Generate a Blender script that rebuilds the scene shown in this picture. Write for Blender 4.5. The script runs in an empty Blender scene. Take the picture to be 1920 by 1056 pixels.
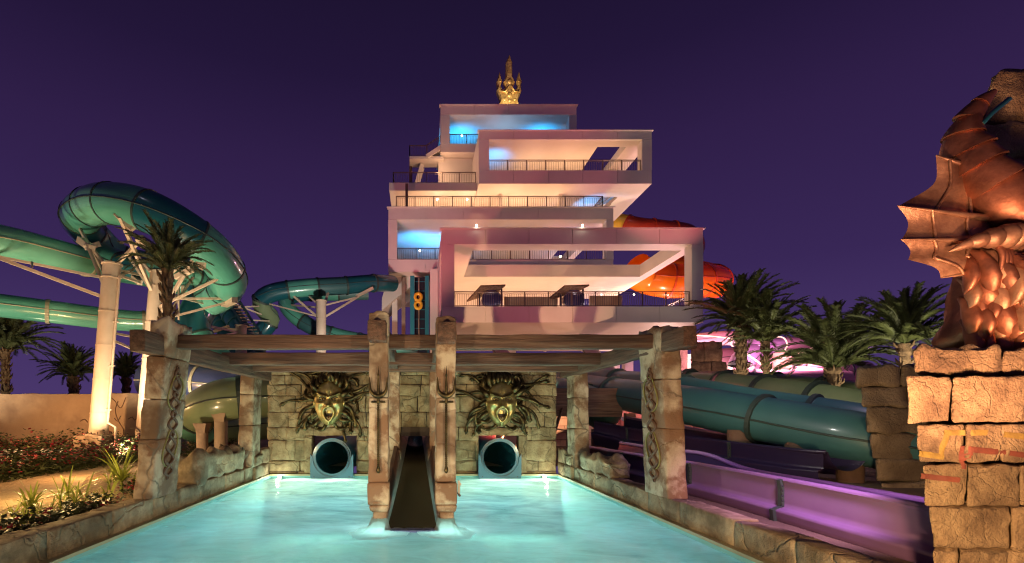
import bpy, math, random
from mathutils import Vector, Matrix, noise
R = math.radians
sc = bpy.context.scene
COL = sc.collection
# ---------------------------------------------------------------- camera
# 17 mm shift lens looking straight along +Y, water level at z = 0, lens 2 m above it
F, CX, HZ, H = 907.0, 785.0, 778.0, 2.0
cam_d = bpy.data.cameras.new('camera')
cam_d.lens = 17.0; cam_d.sensor_width = 36.0
cam_d.shift_x = (960 - CX) / 1920; cam_d.shift_y = (HZ - 528) / 1920
cam_d.clip_start = 0.05; cam_d.clip_end = 2000
cam = bpy.data.objects.new('camera', cam_d); COL.objects.link(cam)
cam.location = (0, 0, H); cam.rotation_euler = (R(90), 0, 0)
sc.camera = cam
def P(px, py, Y):                       # a spot seen at (px, py) of the photograph standing Y metres away
    return Vector(((px - CX) * Y / F, Y, H + (HZ - py) * Y / F))
def PX(px, Y): return (px - CX) * Y / F
def PZ(py, Y): return H + (HZ - py) * Y / F

sc.view_settings.view_transform = 'Standard'
sc.view_settings.look = 'None'
sc.view_settings.exposure = 0.0
sc.view_settings.gamma = 1.0
sc.render.engine = 'CYCLES'
sc.cycles.use_denoising = True
try: sc.cycles.denoiser = 'OPENIMAGEDENOISE'
except Exception: pass
sc.cycles.max_bounces = 6; sc.cycles.diffuse_bounces = 3; sc.cycles.glossy_bounces = 3
sc.cycles.transmission_bounces = 4; sc.cycles.transparent_max_bounces = 8
sc.cycles.caustics_reflective = False; sc.cycles.caustics_refractive = False
sc.cycles.pixel_filter_type = 'BLACKMAN_HARRIS'; sc.cycles.filter_width = 1.15
sc.cycles.denoising_prefilter = 'ACCURATE'
sc.cycles.sample_clamp_indirect = 4.0
sc.cycles.sample_clamp_direct = 0.0

# ---------------------------------------------------------------- night sky
world = bpy.data.worlds.new('World'); sc.world = world; world.use_nodes = True
wn, wl = world.node_tree.nodes, world.node_tree.links
bg = wn['Background']
tc = wn.new('ShaderNodeTexCoord'); sx = wn.new('ShaderNodeSeparateXYZ'); rp = wn.new('ShaderNodeValToRGB')
wl.new(tc.outputs['Generated'], sx.inputs[0]); wl.new(sx.outputs['Z'], rp.inputs[0]); wl.new(rp.outputs[0], bg.inputs[0])
els = rp.color_ramp.elements
els[0].position = 0.0; els[0].color = (0.070, 0.040, 0.150, 1)
els[1].position = 1.0; els[1].color = (0.006, 0.004, 0.014, 1)
for p_, c_ in ((0.14, (0.056, 0.031, 0.124, 1)), (0.25, (0.040, 0.0205, 0.093, 1)), (0.45, (0.0285, 0.0135, 0.064, 1)), (0.57, (0.0165, 0.0083, 0.040, 1)), (0.68, (0.0115, 0.0062, 0.028, 1))):
    e = els.new(p_); e.color = c_
bg.inputs[1].default_value = 1.0
fill_sun_d = bpy.data.lights.new('fill_light', 'SUN'); fill_sun_d.energy = 0.03; fill_sun_d.angle = R(0.5); fill_sun_d.color = (0.8, 0.75, 1.0)  # added faint purple-white fill, no moon is seen
fill_sun = bpy.data.objects.new('fill_light', fill_sun_d); COL.objects.link(fill_sun); fill_sun.rotation_euler = (R(40), 0, R(-30))

# ---------------------------------------------------------------- lamps of the park, and added lamps without a fixture
def lamp(kind, loc, energy, color, target=None, size=0.25, angle=90, blend=0.6, sy=None):
    d = bpy.data.lights.new('lamp_light', kind); d.energy = energy; d.color = color
    if kind == 'SPOT': d.spot_size = R(angle); d.spot_blend = blend; d.shadow_soft_size = size
    elif kind == 'AREA':
        d.size = size
        if sy: d.shape = 'RECTANGLE'; d.size_y = sy
    else: d.shadow_soft_size = size
    o = bpy.data.objects.new('lamp_light', d); COL.objects.link(o); o.location = loc
    if target is not None:
        o.rotation_euler = (Vector(target) - Vector(loc)).to_track_quat('-Z', 'Y').to_euler()
    return o
WARM = (1.0, 0.72, 0.40); AMB = (1.0, 0.55, 0.22); PEACH = (1.0, 0.53, 0.27); CYAN = (0.02, 0.42, 1.0); POOLC = (0.62, 0.97, 1.06)
PINK = (1.0, 0.40, 0.55)
# lamps set into the pool floor and into the far wall under water
for x in (-3.5, -1.5, 1.3, 3.2):
    for y in (3.6, 6.2, 8.6, 11.0, 13.4):
        lamp('SPOT', (x, y, -1.55), {3.6: 24, 6.2: 38, 8.6: 76, 11.0: 118, 13.4: 215}[y], POOLC if y < 13 else (0.85, 1.0, 0.80), (x * .96, y - .1, 0), 0.10, 162, 1.0)
for x in (-4.0, -2.6, 2.4, 3.9): lamp('SPOT', (x, 15.3, -0.5), 230, (1.0, 1.0, 0.78), (x * .8, 12.5, -0.2), 0.1, 160, 0.8)
for x in (-.70, .485): lamp('SPOT', (x, 8.1, -0.55), 60, (.80, 1, .88), (x, 8.5, 0.2), 0.08, 120, 1.0)
# low floods on the deck behind the photographer, washing the pergola and the wall
lamp('SPOT', (-3.9, 3.2, .8), 1250, (1.0, 0.74, 0.42), (2.0, 12, 1.6), 0.12, 80, 0.8)
lamp('SPOT', (3.7, 3.2, .8), 1150, (1.0, 0.74, 0.42), (-2.2, 12, 1.6), 0.12, 80, 0.8)
lamp('SPOT', (-.2, 0.2, .8), 520, (1.0, 0.76, 0.45), (-.1, 9, 1.9), 0.12, 48, 0.8)
for x in (-4.35, 4.1): lamp('SPOT', (x, 10.6, .62), 300, (1.0, 0.80, 0.42), (x * .35, 15.5, 1.7), 0.1, 115, 0.9)  # added wall washers on the curbs, brightening the back wall
lamp('SPOT', (3.0, 2.2, .5), 420, (1.0, 0.74, 0.36), (4.6, 6.2, .3), 0.1, 80, 0.9)
# ---------------------------------------------------------------- helpers
def tag(o, label=None, cat=None, group=None, kind=None):
    if label: o['label'] = label
    if cat: o['category'] = cat
    if group: o['group'] = group
    if kind: o['kind'] = kind
    return o
def empty(name, loc, label=None, cat=None, group=None):
    o = bpy.data.objects.new(name, None); COL.objects.link(o); o.location = loc; o.empty_display_size = 0.3
    return tag(o, label, cat, group)
def wloc(o):
    p = Vector((0, 0, 0))
    while o is not None: p = p + o.location; o = o.parent
    return p
class MB:
    def __init__(s): s.v = []; s.f = []; s.sm = []; s.mi = []; s.cur = 0
    def add(s, vs, fs, smooth=False):
        b = len(s.v); s.v += [tuple(v) for v in vs]
        for f in fs: s.f.append(tuple(b + i for i in f)); s.sm.append(smooth); s.mi.append(s.cur)
        return s
    def box(s, x0, x1, y0, y1, z0, z1):
        vs = [(x, y, z) for z in (z0, z1) for y in (y0, y1) for x in (x0, x1)]
        return s.add(vs, [(0, 2, 3, 1), (4, 5, 7, 6), (0, 1, 5, 4), (2, 6, 7, 3), (0, 4, 6, 2), (1, 3, 7, 5)])
    def bar(s, a, b, w, h=None, up=(0, 0, 1)):
        a, b = Vector(a), Vector(b); h = h or w; d = (b - a).normalized(); u = Vector(up)
        if abs(d.dot(u)) > 0.98: u = Vector((0, 1, 0))
        r = d.cross(u).normalized() * w / 2; u = r.cross(d).normalized() * h / 2
        vs = [p + i * r + j * u for p in (a, b) for i, j in ((-1, -1), (1, -1), (1, 1), (-1, 1))]
        return s.add(vs, [(3, 2, 1, 0), (4, 5, 6, 7), (0, 1, 5, 4), (1, 2, 6, 5), (2, 3, 7, 6), (3, 0, 4, 7)])
    def tube(s, pts, rad, n=10, caps=True, smooth=True, flat=None, a0=0.0, arc=None):
        pts = [Vector(p) for p in pts]; m = len(pts)
        if not hasattr(rad, '__len__'): rad = [rad] * m
        t0 = (pts[1] - pts[0]).normalized(); ref = Vector((0, 0, 1)) if abs(t0.z) < 0.9 else Vector((0, 1, 0))
        nrm = (ref - t0 * ref.dot(t0)).normalized(); vs = []
        k = n if arc is None else n + 1
        for i in range(m):
            t = (pts[min(i + 1, m - 1)] - pts[max(i - 1, 0)]).normalized()
            nrm = (nrm - t * nrm.dot(t)).normalized(); bi = t.cross(nrm)
            for j in range(k):
                a = a0 + (2 * math.pi * j / n if arc is None else arc * (j / n - 0.5))
                ca, sa = math.cos(a), math.sin(a)
                if flat: sa *= flat
                vs.append(pts[i] + (nrm * ca + bi * sa) * rad[i])
        fs = []
        for i in range(m - 1):
            for j in range(n):
                j2 = (j + 1) % n if arc is None else j + 1
                fs.append((i * k + j, i * k + j2, (i + 1) * k + j2, (i + 1) * k + j))
        s.add(vs, fs, smooth)
        if caps and arc is None:
            s.add(vs[:n], [tuple(range(n - 1, -1, -1))]); s.add(vs[-n:], [tuple(range(n))])
        return s
    def cyl(s, a, b, r0, r1=None, n=14, caps=True): return s.tube([a, b], [r0, r0 if r1 is None else r1], n, caps)
    def ball(s, c, r, n=10, m=6, sx=1, sy=1, sz=1):
        c = Vector(c); vs = []; fs = []
        for i in range(m + 1):
            th = math.pi * i / m
            for j in range(n):
                ph = 2 * math.pi * j / n
                vs.append(c + Vector((sx * math.sin(th) * math.cos(ph), sy * math.sin(th) * math.sin(ph), sz * math.cos(th))) * r)
        for i in range(m):
            for j in range(n): fs.append((i * n + j, (i + 1) * n + j, (i + 1) * n + (j + 1) % n, i * n + (j + 1) % n))
        return s.add(vs, fs, True)
    def grid(s, fn, nu, nv, smooth=True):
        vs = [fn(i / nu, j / nv) for j in range(nv + 1) for i in range(nu + 1)]; w = nu + 1
        return s.add(vs, [(j * w + i, j * w + i + 1, (j + 1) * w + i + 1, (j + 1) * w + i) for j in range(nv) for i in range(nu)], smooth)
    def build(s, name, mat, parent=None, origin=None, label=None, cat=None, group=None, kind=None):
        if parent is not None: off = wloc(parent)
        elif origin is not None: off = Vector(origin)
        else:
            xs = [v[0] for v in s.v]; ys = [v[1] for v in s.v]; zs = [v[2] for v in s.v]
            off = Vector(((min(xs) + max(xs)) / 2, (min(ys) + max(ys)) / 2, min(zs)))
        loc = Vector((0, 0, 0))
        if parent is not None:          # piece origin at its own centre so that it can be picked up alone
            xs = [v[0] for v in s.v]; ys = [v[1] for v in s.v]; zs = [v[2] for v in s.v]
            ctr = Vector(((min(xs) + max(xs)) / 2, (min(ys) + max(ys)) / 2, (min(zs) + max(zs)) / 2))
            loc = ctr - off; off = ctr
        me = bpy.data.meshes.new(name)
        me.from_pydata([(v[0] - off.x, v[1] - off.y, v[2] - off.z) for v in s.v], [], s.f)
        me.polygons.foreach_set('use_smooth', s.sm)
        for m_ in (mat if isinstance(mat, (list, tuple)) else [mat]): me.materials.append(m_)
        if any(s.mi): me.polygons.foreach_set('material_index', s.mi)
        me.update()
        o = bpy.data.objects.new(name, me); COL.objects.link(o)
        if parent is not None: o.parent = parent; o.location = loc
        else: o.location = off
        return tag(o, label, cat, group, kind)
def copy_tree(o, parent=None):
    c = o.copy(); COL.objects.link(c)
    if parent is not None: c.parent = parent
    for ch in list(o.children): copy_tree(ch, c)
    return c
def inst(name, me, parent, M):
    o = bpy.data.objects.new(name, me); COL.objects.link(o); o.parent = parent; o.matrix_local = M; return o
def spline(ctrl, step=0.25):
    c = [Vector(p) for p in ctrl]; c = [c[0] * 2 - c[1]] + c + [c[-1] * 2 - c[-2]]; out = []
    for i in range(1, len(c) - 2):
        a, b, d, e = c[i - 1:i + 3]; n = max(2, int((d - b).length / step))
        for k in range(n):
            t = k / n
            out.append(0.5 * ((2 * b) + (d - a) * t + (2 * a - 5 * b + 4 * d - e) * t * t + (3 * b - a - 3 * d + e) * t ** 3))
    out.append(c[-2].copy()); return out
# rough stone: a box or frustum whose faces bulge and crumble
_ub = {}
def unit_block(nx, ny, nz):
    k = (nx, ny, nz)
    if k in _ub: return _ub[k]
    idx = {}; vs = []; fs = []
    def vid(i, j, l):
        if (i, j, l) not in idx: idx[(i, j, l)] = len(vs); vs.append((i, j, l))
        return idx[(i, j, l)]
    for j in range(ny):
        for i in range(nx):
            fs.append((vid(i, j, 0), vid(i, j + 1, 0), vid(i + 1, j + 1, 0), vid(i + 1, j, 0)))
            fs.append((vid(i, j, nz), vid(i + 1, j, nz), vid(i + 1, j + 1, nz), vid(i, j + 1, nz)))
    for l in range(nz):
        for i in range(nx):
            fs.append((vid(i, 0, l), vid(i + 1, 0, l), vid(i + 1, 0, l + 1), vid(i, 0, l + 1)))
            fs.append((vid(i, ny, l), vid(i, ny, l + 1), vid(i + 1, ny, l + 1), vid(i + 1, ny, l)))
        for j in range(ny):
            fs.append((vid(0, j, l), vid(0, j, l + 1), vid(0, j + 1, l + 1), vid(0, j + 1, l)))
            fs.append((vid(nx, j, l), vid(nx, j + 1, l), vid(nx, j + 1, l + 1), vid(nx, j, l + 1)))
    _ub[k] = (vs, fs); return _ub[k]
def rough(mb, b, t, z0, z1, cuts=(4, 4, 4), amp=0.02, rnd=0.03, fr=2.5, seed=0, smooth=True, jag=0.0):
    """b, t = (x0, x1, y0, y1) at the bottom and the top"""
    nx, ny, nz = cuts; vs, fs = unit_block(nx, ny, nz); out = []
    def coord(i, n, size):
        e = min(0.3, rnd / max(size, 1e-3))
        if n < 3: return i / n
        return 0.0 if i == 0 else 1.0 if i == n else e + (1 - 2 * e) * (i - 1) / (n - 2)
    sx_, sy_, sz_ = abs(b[1] - b[0]), abs(b[3] - b[2]), abs(z1 - z0)
    for (i, j, l) in vs:
        u, v, w = coord(i, nx, sx_), coord(j, ny, sy_), coord(l, nz, sz_)
        eu, ev, ew = i in (0, nx), j in (0, ny), l in (0, nz); k = eu + ev + ew
        x = (b[0] + (b[1] - b[0]) * u) * (1 - w) + (t[0] + (t[1] - t[0]) * u) * w
        y = (b[2] + (b[3] - b[2]) * v) * (1 - w) + (t[2] + (t[3] - t[2]) * v) * w
        z = z0 + (z1 - z0) * w; p = Vector((x, y, z))
        nrm = Vector(((-1 if i == 0 else 1) if eu else 0, (-1 if j == 0 else 1) if ev else 0, (-1 if l == 0 else 1) if ew else 0))
        q = p * fr + Vector((seed * 7.3, seed * 3.1, seed * 1.7))
        d = noise.noise(q) * amp + noise.noise(q * 2.7) * amp * 0.5
        if k > 1: d -= rnd * (0.3 if k == 2 else 0.42) + max(0, noise.noise(q * 1.9)) * rnd * 0.8
        if jag and l == nz: p.z += jag * (noise.noise(q * 1.6) + 0.4 * noise.noise(q * 4))
        out.append(p + nrm * d)
    mb.add(out, fs, smooth); return mb
def blk(x0, x1, y0, y1, z0, z1, **k): return rough(MB(), (x0, x1, y0, y1), (x0, x1, y0, y1), z0, z1, **k)

# ---------------------------------------------------------------- materials
def material(name, c1, c2=None, scale=3.0, rough_=0.7, metal=0.0, bump=0.0, bscale=20.0, stretch=(1, 1, 1), crack=0.0, ckscale=1.2, stain=None, stscale=0.7,
             vary=0.0, coat=0.0, spec=0.5, emit=None, estr=0.0, transl=0.0, obj=False, lo=0.35, hi=0.65, bdist=0.02, waves=None, r2=None):
    m = bpy.data.materials.new(name); m.use_nodes = True; nt = m.node_tree; n, l = nt.nodes, nt.links
    b = n['Principled BSDF']; b.inputs['Roughness'].default_value = rough_; b.inputs['Metallic'].default_value = metal
    b.inputs['Specular IOR Level'].default_value = spec
    if coat: b.inputs['Coat Weight'].default_value = coat; b.inputs['Coat Roughness'].default_value = 0.12
    if obj: co = n.new('ShaderNodeTexCoord').outputs['Object']
    else: co = n.new('ShaderNodeNewGeometry').outputs['Position']
    mp = n.new('ShaderNodeMapping'); mp.inputs['Scale'].default_value = stretch; l.new(co, mp.inputs[0]); co = mp.outputs[0]
    def noi(s, det=6, rg=0.6):
        t = n.new('ShaderNodeTexNoise'); t.inputs['Scale'].default_value = s; t.inputs['Detail'].default_value = det; t.inputs['Roughness'].default_value = rg
        l.new(co, t.inputs['Vector']); return t.outputs['Fac']
    def ramp(f, a, c):
        r = n.new('ShaderNodeMapRange'); r.inputs[1].default_value = a; r.inputs[2].default_value = c; l.new(f, r.inputs[0]); return r.outputs[0]
    def mix(f, a, c, mode='MIX'):
        x = n.new('ShaderNodeMix'); x.data_type = 'RGBA'; x.blend_type = mode
        for s_, i_ in ((f, 0), (a, 6), (c, 7)):
            if isinstance(s_, (int, float)): x.inputs[i_].default_value = s_
            elif isinstance(s_, (tuple, list)): x.inputs[i_].default_value = (*s_[:3], 1)
            else: l.new(s_, x.inputs[i_])
        return x.outputs[2]
    col = c1
    if c2: col = mix(ramp(noi(scale), lo, hi), c1, c2)
    if stain: col = mix(ramp(noi(stscale, 4), 0.5, 0.68), col, stain)
    hgt = None
    if bump: hgt = noi(bscale, 8, 0.65)
    if crack:
        vo = n.new('ShaderNodeTexVoronoi'); vo.feature = 'DISTANCE_TO_EDGE'; vo.inputs['Scale'].default_value = ckscale
        wn_ = n.new('ShaderNodeTexNoise'); wn_.inputs['Scale'].default_value = 2.2; wn_.inputs['Detail'].default_value = 5; l.new(co, wn_.inputs['Vector'])
        vm = n.new('ShaderNodeVectorMath'); vm.operation = 'MULTIPLY_ADD'; vm.inputs[1].default_value = (0.5, 0.5, 0.5)
        l.new(wn_.outputs['Color'], vm.inputs[0]); l.new(co, vm.inputs[2]); l.new(vm.outputs[0], vo.inputs['Vector'])
        ck = ramp(vo.outputs['Distance'], 0.0, 0.022)
        dark = mix(ck, tuple(x * 0.3 for x in c1), (1, 1, 1)); msk = ramp(noi(0.9, 3), 0.45, 0.55)
        col2 = mix(crack, col, mix(ck, tuple(x * 0.35 for x in c1), col)); col = mix(msk, col, col2)
        mm = n.new('ShaderNodeMath'); mm.operation = 'MULTIPLY_ADD'; l.new(ck, mm.inputs[0]); mm.inputs[1].default_value = 0.9 * crack
        if hgt: l.new(hgt, mm.inputs[2])
        hgt = mm.outputs[0]
    if vary:
        oi = n.new('ShaderNodeObjectInfo'); r = n.new('ShaderNodeMapRange'); r.inputs[3].default_value = 1 - vary; r.inputs[4].default_value = 1 + vary
        l.new(oi.outputs['Random'], r.inputs[0]); hs = n.new('ShaderNodeHueSaturation'); l.new(r.outputs[0], hs.inputs['Value'])
        if isinstance(col, (tuple, list)): hs.inputs['Color'].default_value = (*col[:3], 1)
        else: l.new(col, hs.inputs['Color'])
        col = hs.outputs[0]
    if isinstance(col, (tuple, list)): b.inputs['Base Color'].default_value = (*col[:3], 1)
    else: l.new(col, b.inputs['Base Color'])
    if r2 is not None:
        rr = n.new('ShaderNodeMapRange'); rr.inputs[3].default_value = rough_; rr.inputs[4].default_value = r2; l.new(noi(scale * 1.7), rr.inputs[0]); l.new(rr.outputs[0], b.inputs['Roughness'])
    if hgt is not None:
        bp = n.new('ShaderNodeBump'); bp.inputs['Strength'].default_value = max(bump, 0.4 if crack else 0); bp.inputs['Distance'].default_value = bdist
        l.new(hgt, bp.inputs['Height']); l.new(bp.outputs[0], b.inputs['Normal'])
    if emit: b.inputs['Emission Color'].default_value = (*emit, 1); b.inputs['Emission Strength'].default_value = estr
    if transl:
        tr = n.new('ShaderNodeBsdfTranslucent'); ms = n.new('ShaderNodeMixShader'); ms.inputs[0].default_value = transl
        if isinstance(col, (tuple, list)): tr.inputs[0].default_value = (*col[:3], 1)
        else: l.new(col, tr.inputs[0])
        o_ = n['Material Output']; l.new(b.outputs[0], ms.inputs[1]); l.new(tr.outputs[0], ms.inputs[2]); l.new(ms.outputs[0], o_.inputs[0])
    return m
M = {}
M['stone'] = material('stone', (0.46, 0.36, 0.235), (0.20, 0.135, 0.08), 3.0, 0.85, bump=0.9, bscale=14, crack=0.9, ckscale=0.9, stain=(0.13, 0.095, 0.055), stscale=1.3, vary=0.16, bdist=0.03)
M['stone_back'] = material('stone_back', (0.47, 0.37, 0.22), (0.24, 0.165, 0.085), 3.6, 0.85, bump=1.0, bscale=20, crack=0.8, ckscale=1.3, stain=(0.17, 0.125, 0.065), stscale=1.6, vary=0.14, bdist=0.035)
M['plaster_stone'] = material('plaster_stone', (0.50, 0.395, 0.28), (0.22, 0.12, 0.068), 1.9, 0.85, bump=0.8, bscale=22, crack=1.0, ckscale=0.75, stain=(0.17, 0.10, 0.06), stscale=1.1, vary=0.06, lo=0.44, hi=0.56, bdist=0.02)
M['rock'] = material('rock', (0.46, 0.32, 0.18), (0.26, 0.165, 0.09), 3.2, 0.9, bump=1.0, bscale=24, crack=0.22, ckscale=2.2, stain=(0.17, 0.105, 0.06), stscale=1.8, vary=0.24, bdist=0.05)
M['dark_rock'] = material('dark_rock', (0.26, 0.20, 0.13), (0.15, 0.11, 0.07), 2.0, 0.9, bump=1.0, bscale=18, crack=0.22, ckscale=2.0, vary=0.1, bdist=0.05)
M['wood_x'] = material('wood_x', (0.165, 0.080, 0.050), (0.062, 0.030, 0.020), 1.6, 0.75, bump=1.0, bscale=5, stretch=(0.55, 7, 9), bdist=0.03, stain=(0.19, 0.115, 0.075), stscale=1.2)
M['wood_y'] = material('wood_y', (0.165, 0.080, 0.050), (0.062, 0.030, 0.020), 1.6, 0.75, bump=1.0, bscale=5, stretch=(7, 0.55, 9), bdist=0.03, stain=(0.19, 0.115, 0.075), stscale=1.2)
M['bronze'] = material('bronze', (0.15, 0.108, 0.045), (0.035, 0.025, 0.013), 6.0, 0.30, 0.85, bump=0.35, bscale=18, r2=0.55, stain=(0.045, 0.035, 0.018), stscale=3.0)
M['gold_face'] = material('gold_face', (0.62, 0.48, 0.20), (0.36, 0.27, 0.11), 5.0, 0.36, 0.85, bump=0.2, bscale=22, r2=0.45)
M['bronze_dark'] = material('bronze_dark', (0.05, 0.03, 0.02), None, rough_=0.6)
M['ivory'] = material('ivory', (0.62, 0.50, 0.28), (0.45, 0.34, 0.18), 9.0, 0.4)
M['gold'] = material('gold', (0.86, 0.58, 0.22), (0.50, 0.30, 0.09), 2.2, 0.42, 0.55, bump=0.8, bscale=5, bdist=0.1)
M['copper'] = material('copper', (0.46, 0.185, 0.10), (0.22, 0.08, 0.048), 4.0, 0.40, 0.8, bump=0.35, bscale=12, r2=0.5, stain=(0.12, 0.05, 0.035), stscale=2.2)
M['copper_light'] = material('copper_light', (0.50, 0.29, 0.17), (0.28, 0.14, 0.085), 4.5, 0.42, 0.7, bump=0.4, bscale=14, r2=0.55, stain=(0.17, 0.08, 0.05), stscale=2.4)
M['pool_plaster'] = material('pool_plaster', (0.30, 0.66, 0.66), (0.24, 0.58, 0.60), 1.0, 0.8)
M['tile'] = material('tile', (0.50, 0.46, 0.28), (0.38, 0.36, 0.22), 3.0, 0.45, bump=0.2)
M['sand'] = material('sand', (0.40, 0.28, 0.155), (0.30, 0.20, 0.11), 1.6, 0.95, bump=0.9, bscale=9, bdist=0.05)
M['soil'] = material('soil', (0.29, 0.19, 0.10), (0.17, 0.11, 0.06), 5.0, 0.95, bump=1.0, bscale=14, bdist=0.08)
M['ground'] = material('ground', (0.20, 0.14, 0.09), (0.13, 0.09, 0.06), 0.7, 0.95, bump=0.8, bscale=9, bdist=0.05)
M['white'] = material('white', (0.80, 0.76, 0.73), (0.74, 0.70, 0.67), 0.5, 0.6, bump=0.05, bscale=30)
M['steel_white'] = material('steel_white', (0.62, 0.48, 0.37), (0.50, 0.38, 0.28), 0.8, 0.45)
M['rail'] = material('rail', (0.16, 0.10, 0.085), None, rough_=0.4, metal=0.4)
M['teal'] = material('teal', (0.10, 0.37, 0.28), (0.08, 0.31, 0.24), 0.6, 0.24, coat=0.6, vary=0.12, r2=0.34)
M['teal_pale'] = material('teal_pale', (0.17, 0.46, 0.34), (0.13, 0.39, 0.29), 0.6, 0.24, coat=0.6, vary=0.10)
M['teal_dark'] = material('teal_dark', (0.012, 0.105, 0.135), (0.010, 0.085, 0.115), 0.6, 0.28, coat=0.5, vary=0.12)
M['petrol'] = material('petrol', (0.045, 0.140, 0.150), (0.036, 0.115, 0.125), 0.5, 0.36, coat=0.3, vary=0.10, r2=0.5)
M['navy'] = material('navy', (0.045, 0.055, 0.13), (0.035, 0.045, 0.11), 0.6, 0.3, coat=0.4, vary=0.1)
M['olive_tube'] = material('olive_tube', (0.24, 0.31, 0.17), (0.18, 0.25, 0.14), 0.7, 0.3, coat=0.5, vary=0.12)
M['blue_slide'] = material('blue_slide', (0.008, 0.125, 0.20), (0.007, 0.11, 0.18), 1.5, 0.42, coat=0.15)
M['blue_in'] = material('blue_in', (0.012, 0.085, 0.12), (0.02, 0.11, 0.13), 2.5, 0.22, coat=0.5)
M['flange'] = material('flange', (0.035, 0.055, 0.05), None, rough_=0.5)
M['flange_pale'] = material('flange_pale', (0.34, 0.30, 0.20), None, rough_=0.5)
M['orange'] = material('orange', (0.80, 0.20, 0.012), (0.70, 0.15, 0.01), 0.4, 0.25, coat=0.6, vary=0.12, transl=0.35)
M['yellow_tube'] = material('yellow_tube', (0.80, 0.48, 0.03), None, rough_=0.3, coat=0.4)
M['red_tube'] = material('red_tube', (0.50, 0.05, 0.012), None, rough_=0.35, coat=0.4, vary=0.15)
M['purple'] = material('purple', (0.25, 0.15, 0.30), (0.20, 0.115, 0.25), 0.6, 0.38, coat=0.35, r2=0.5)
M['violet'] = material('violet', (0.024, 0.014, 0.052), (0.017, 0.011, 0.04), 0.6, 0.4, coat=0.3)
M['pink_tube'] = material('pink_tube', (0.62, 0.36, 0.48), (0.52, 0.28, 0.42), 0.6, 0.4, coat=0.3)
M['pillar_brown'] = material('pillar_brown', (0.17, 0.10, 0.065), (0.11, 0.065, 0.045), 1.4, 0.85, bump=0.6, bscale=18)
M['concrete'] = material('concrete', (0.36, 0.27, 0.19), (0.27, 0.19, 0.13), 1.4, 0.85, bump=0.6, bscale=18, stain=(0.20, 0.13, 0.09))
M['garden_wall'] = material('garden_wall', (0.42, 0.29, 0.19), (0.33, 0.22, 0.14), 0.8, 0.92, bump=0.8, bscale=26, stain=(0.24, 0.15, 0.10), stscale=0.5)
M['pink_brick'] = material('pink_brick', (0.42, 0.30, 0.25), (0.32, 0.22, 0.18), 1.8, 0.9, bump=0.5, vary=0.15)
M['leaf'] = material('leaf', (0.085, 0.10, 0.036), (0.05, 0.062, 0.022), 3.0, 0.5, vary=0.2, transl=0.25)
M['leaf_grey'] = material('leaf_grey', (0.085, 0.10, 0.045), (0.05, 0.062, 0.026), 3.0, 0.5, vary=0.2, transl=0.2)
M['leaf_bright'] = material('leaf_bright', (0.30, 0.34, 0.06), (0.20, 0.24, 0.04), 4.0, 0.45, vary=0.25, transl=0.35)  # bright yellow-green base colour of the lilies
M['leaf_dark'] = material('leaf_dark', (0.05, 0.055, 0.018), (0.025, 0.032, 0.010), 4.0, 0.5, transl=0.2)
M['flower'] = material('flower', (0.30, 0.016, 0.03), (0.20, 0.010, 0.025), 4.0, 0.6, transl=0.3)
M['flower_pink'] = material('flower_pink', (0.60, 0.12, 0.12), None, rough_=0.6, transl=0.3)
M['bark'] = material('bark', (0.20, 0.12, 0.07), (0.085, 0.05, 0.03), 6.0, 0.9, bump=1.0, bscale=12, bdist=0.06)
M['carve_brown'] = material('carve_brown', (0.14, 0.075, 0.045), (0.10, 0.05, 0.03), 6, 0.7)
M['carve_yellow'] = material('carve_yellow', (0.26, 0.22, 0.07), (0.20, 0.165, 0.05), 6, 0.7)
M['band_yellow'] = material('band_yellow', (0.36, 0.235, 0.05), (0.24, 0.155, 0.04), 7, 0.8, bump=0.6, bscale=25)
M['band_red'] = material('band_red', (0.25, 0.062, 0.035), (0.17, 0.05, 0.035), 7, 0.8, bump=0.6, bscale=25)
M['chute'] = material('chute', (0.006, 0.004, 0.005), (0.003, 0.002, 0.004), 1.5, 0.14, spec=0.12, stretch=(4, 0.5, 1))
M['chute_wall'] = material('chute_wall', (0.20, 0.09, 0.055), (0.11, 0.05, 0.035), 2.0, 0.5, bump=0.5, bscale=8, stretch=(1, 0.7, 5))
M['dark_metal'] = material('dark_metal', (0.03, 0.035, 0.05), None, rough_=0.45, metal=0.5)
M['grate'] = material('grate', (0.07, 0.09, 0.24), None, rough_=0.4)
M['teal_paint'] = material('teal_paint', (0.02, 0.22, 0.28), None, rough_=0.5)
M['lamp_on'] = material('lamp_on', (1, 0.9, 0.7), None, emit=(1, 0.86, 0.62), estr=30)
M['led_pink'] = material('led_pink', (1, 0.7, 0.6), None, emit=(1, 0.62, 0.48), estr=1.5)
M['pool_lamp'] = material('pool_lamp', (1, 1, 0.8), None, emit=(1, 1, 0.78), estr=14)
M['mural'] = material('mural', (0.10, 0.10, 0.13), (0.30, 0.30, 0.30), 6.0, 0.8, lo=0.45, hi=0.6)
M['sign_art'] = material('sign_art', (0.62, 0.45, 0.27), (0.50, 0.30, 0.16), 1.1, 0.8)
M['grey_box'] = material('grey_box', (0.45, 0.33, 0.25), None, rough_=0.5)

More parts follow.
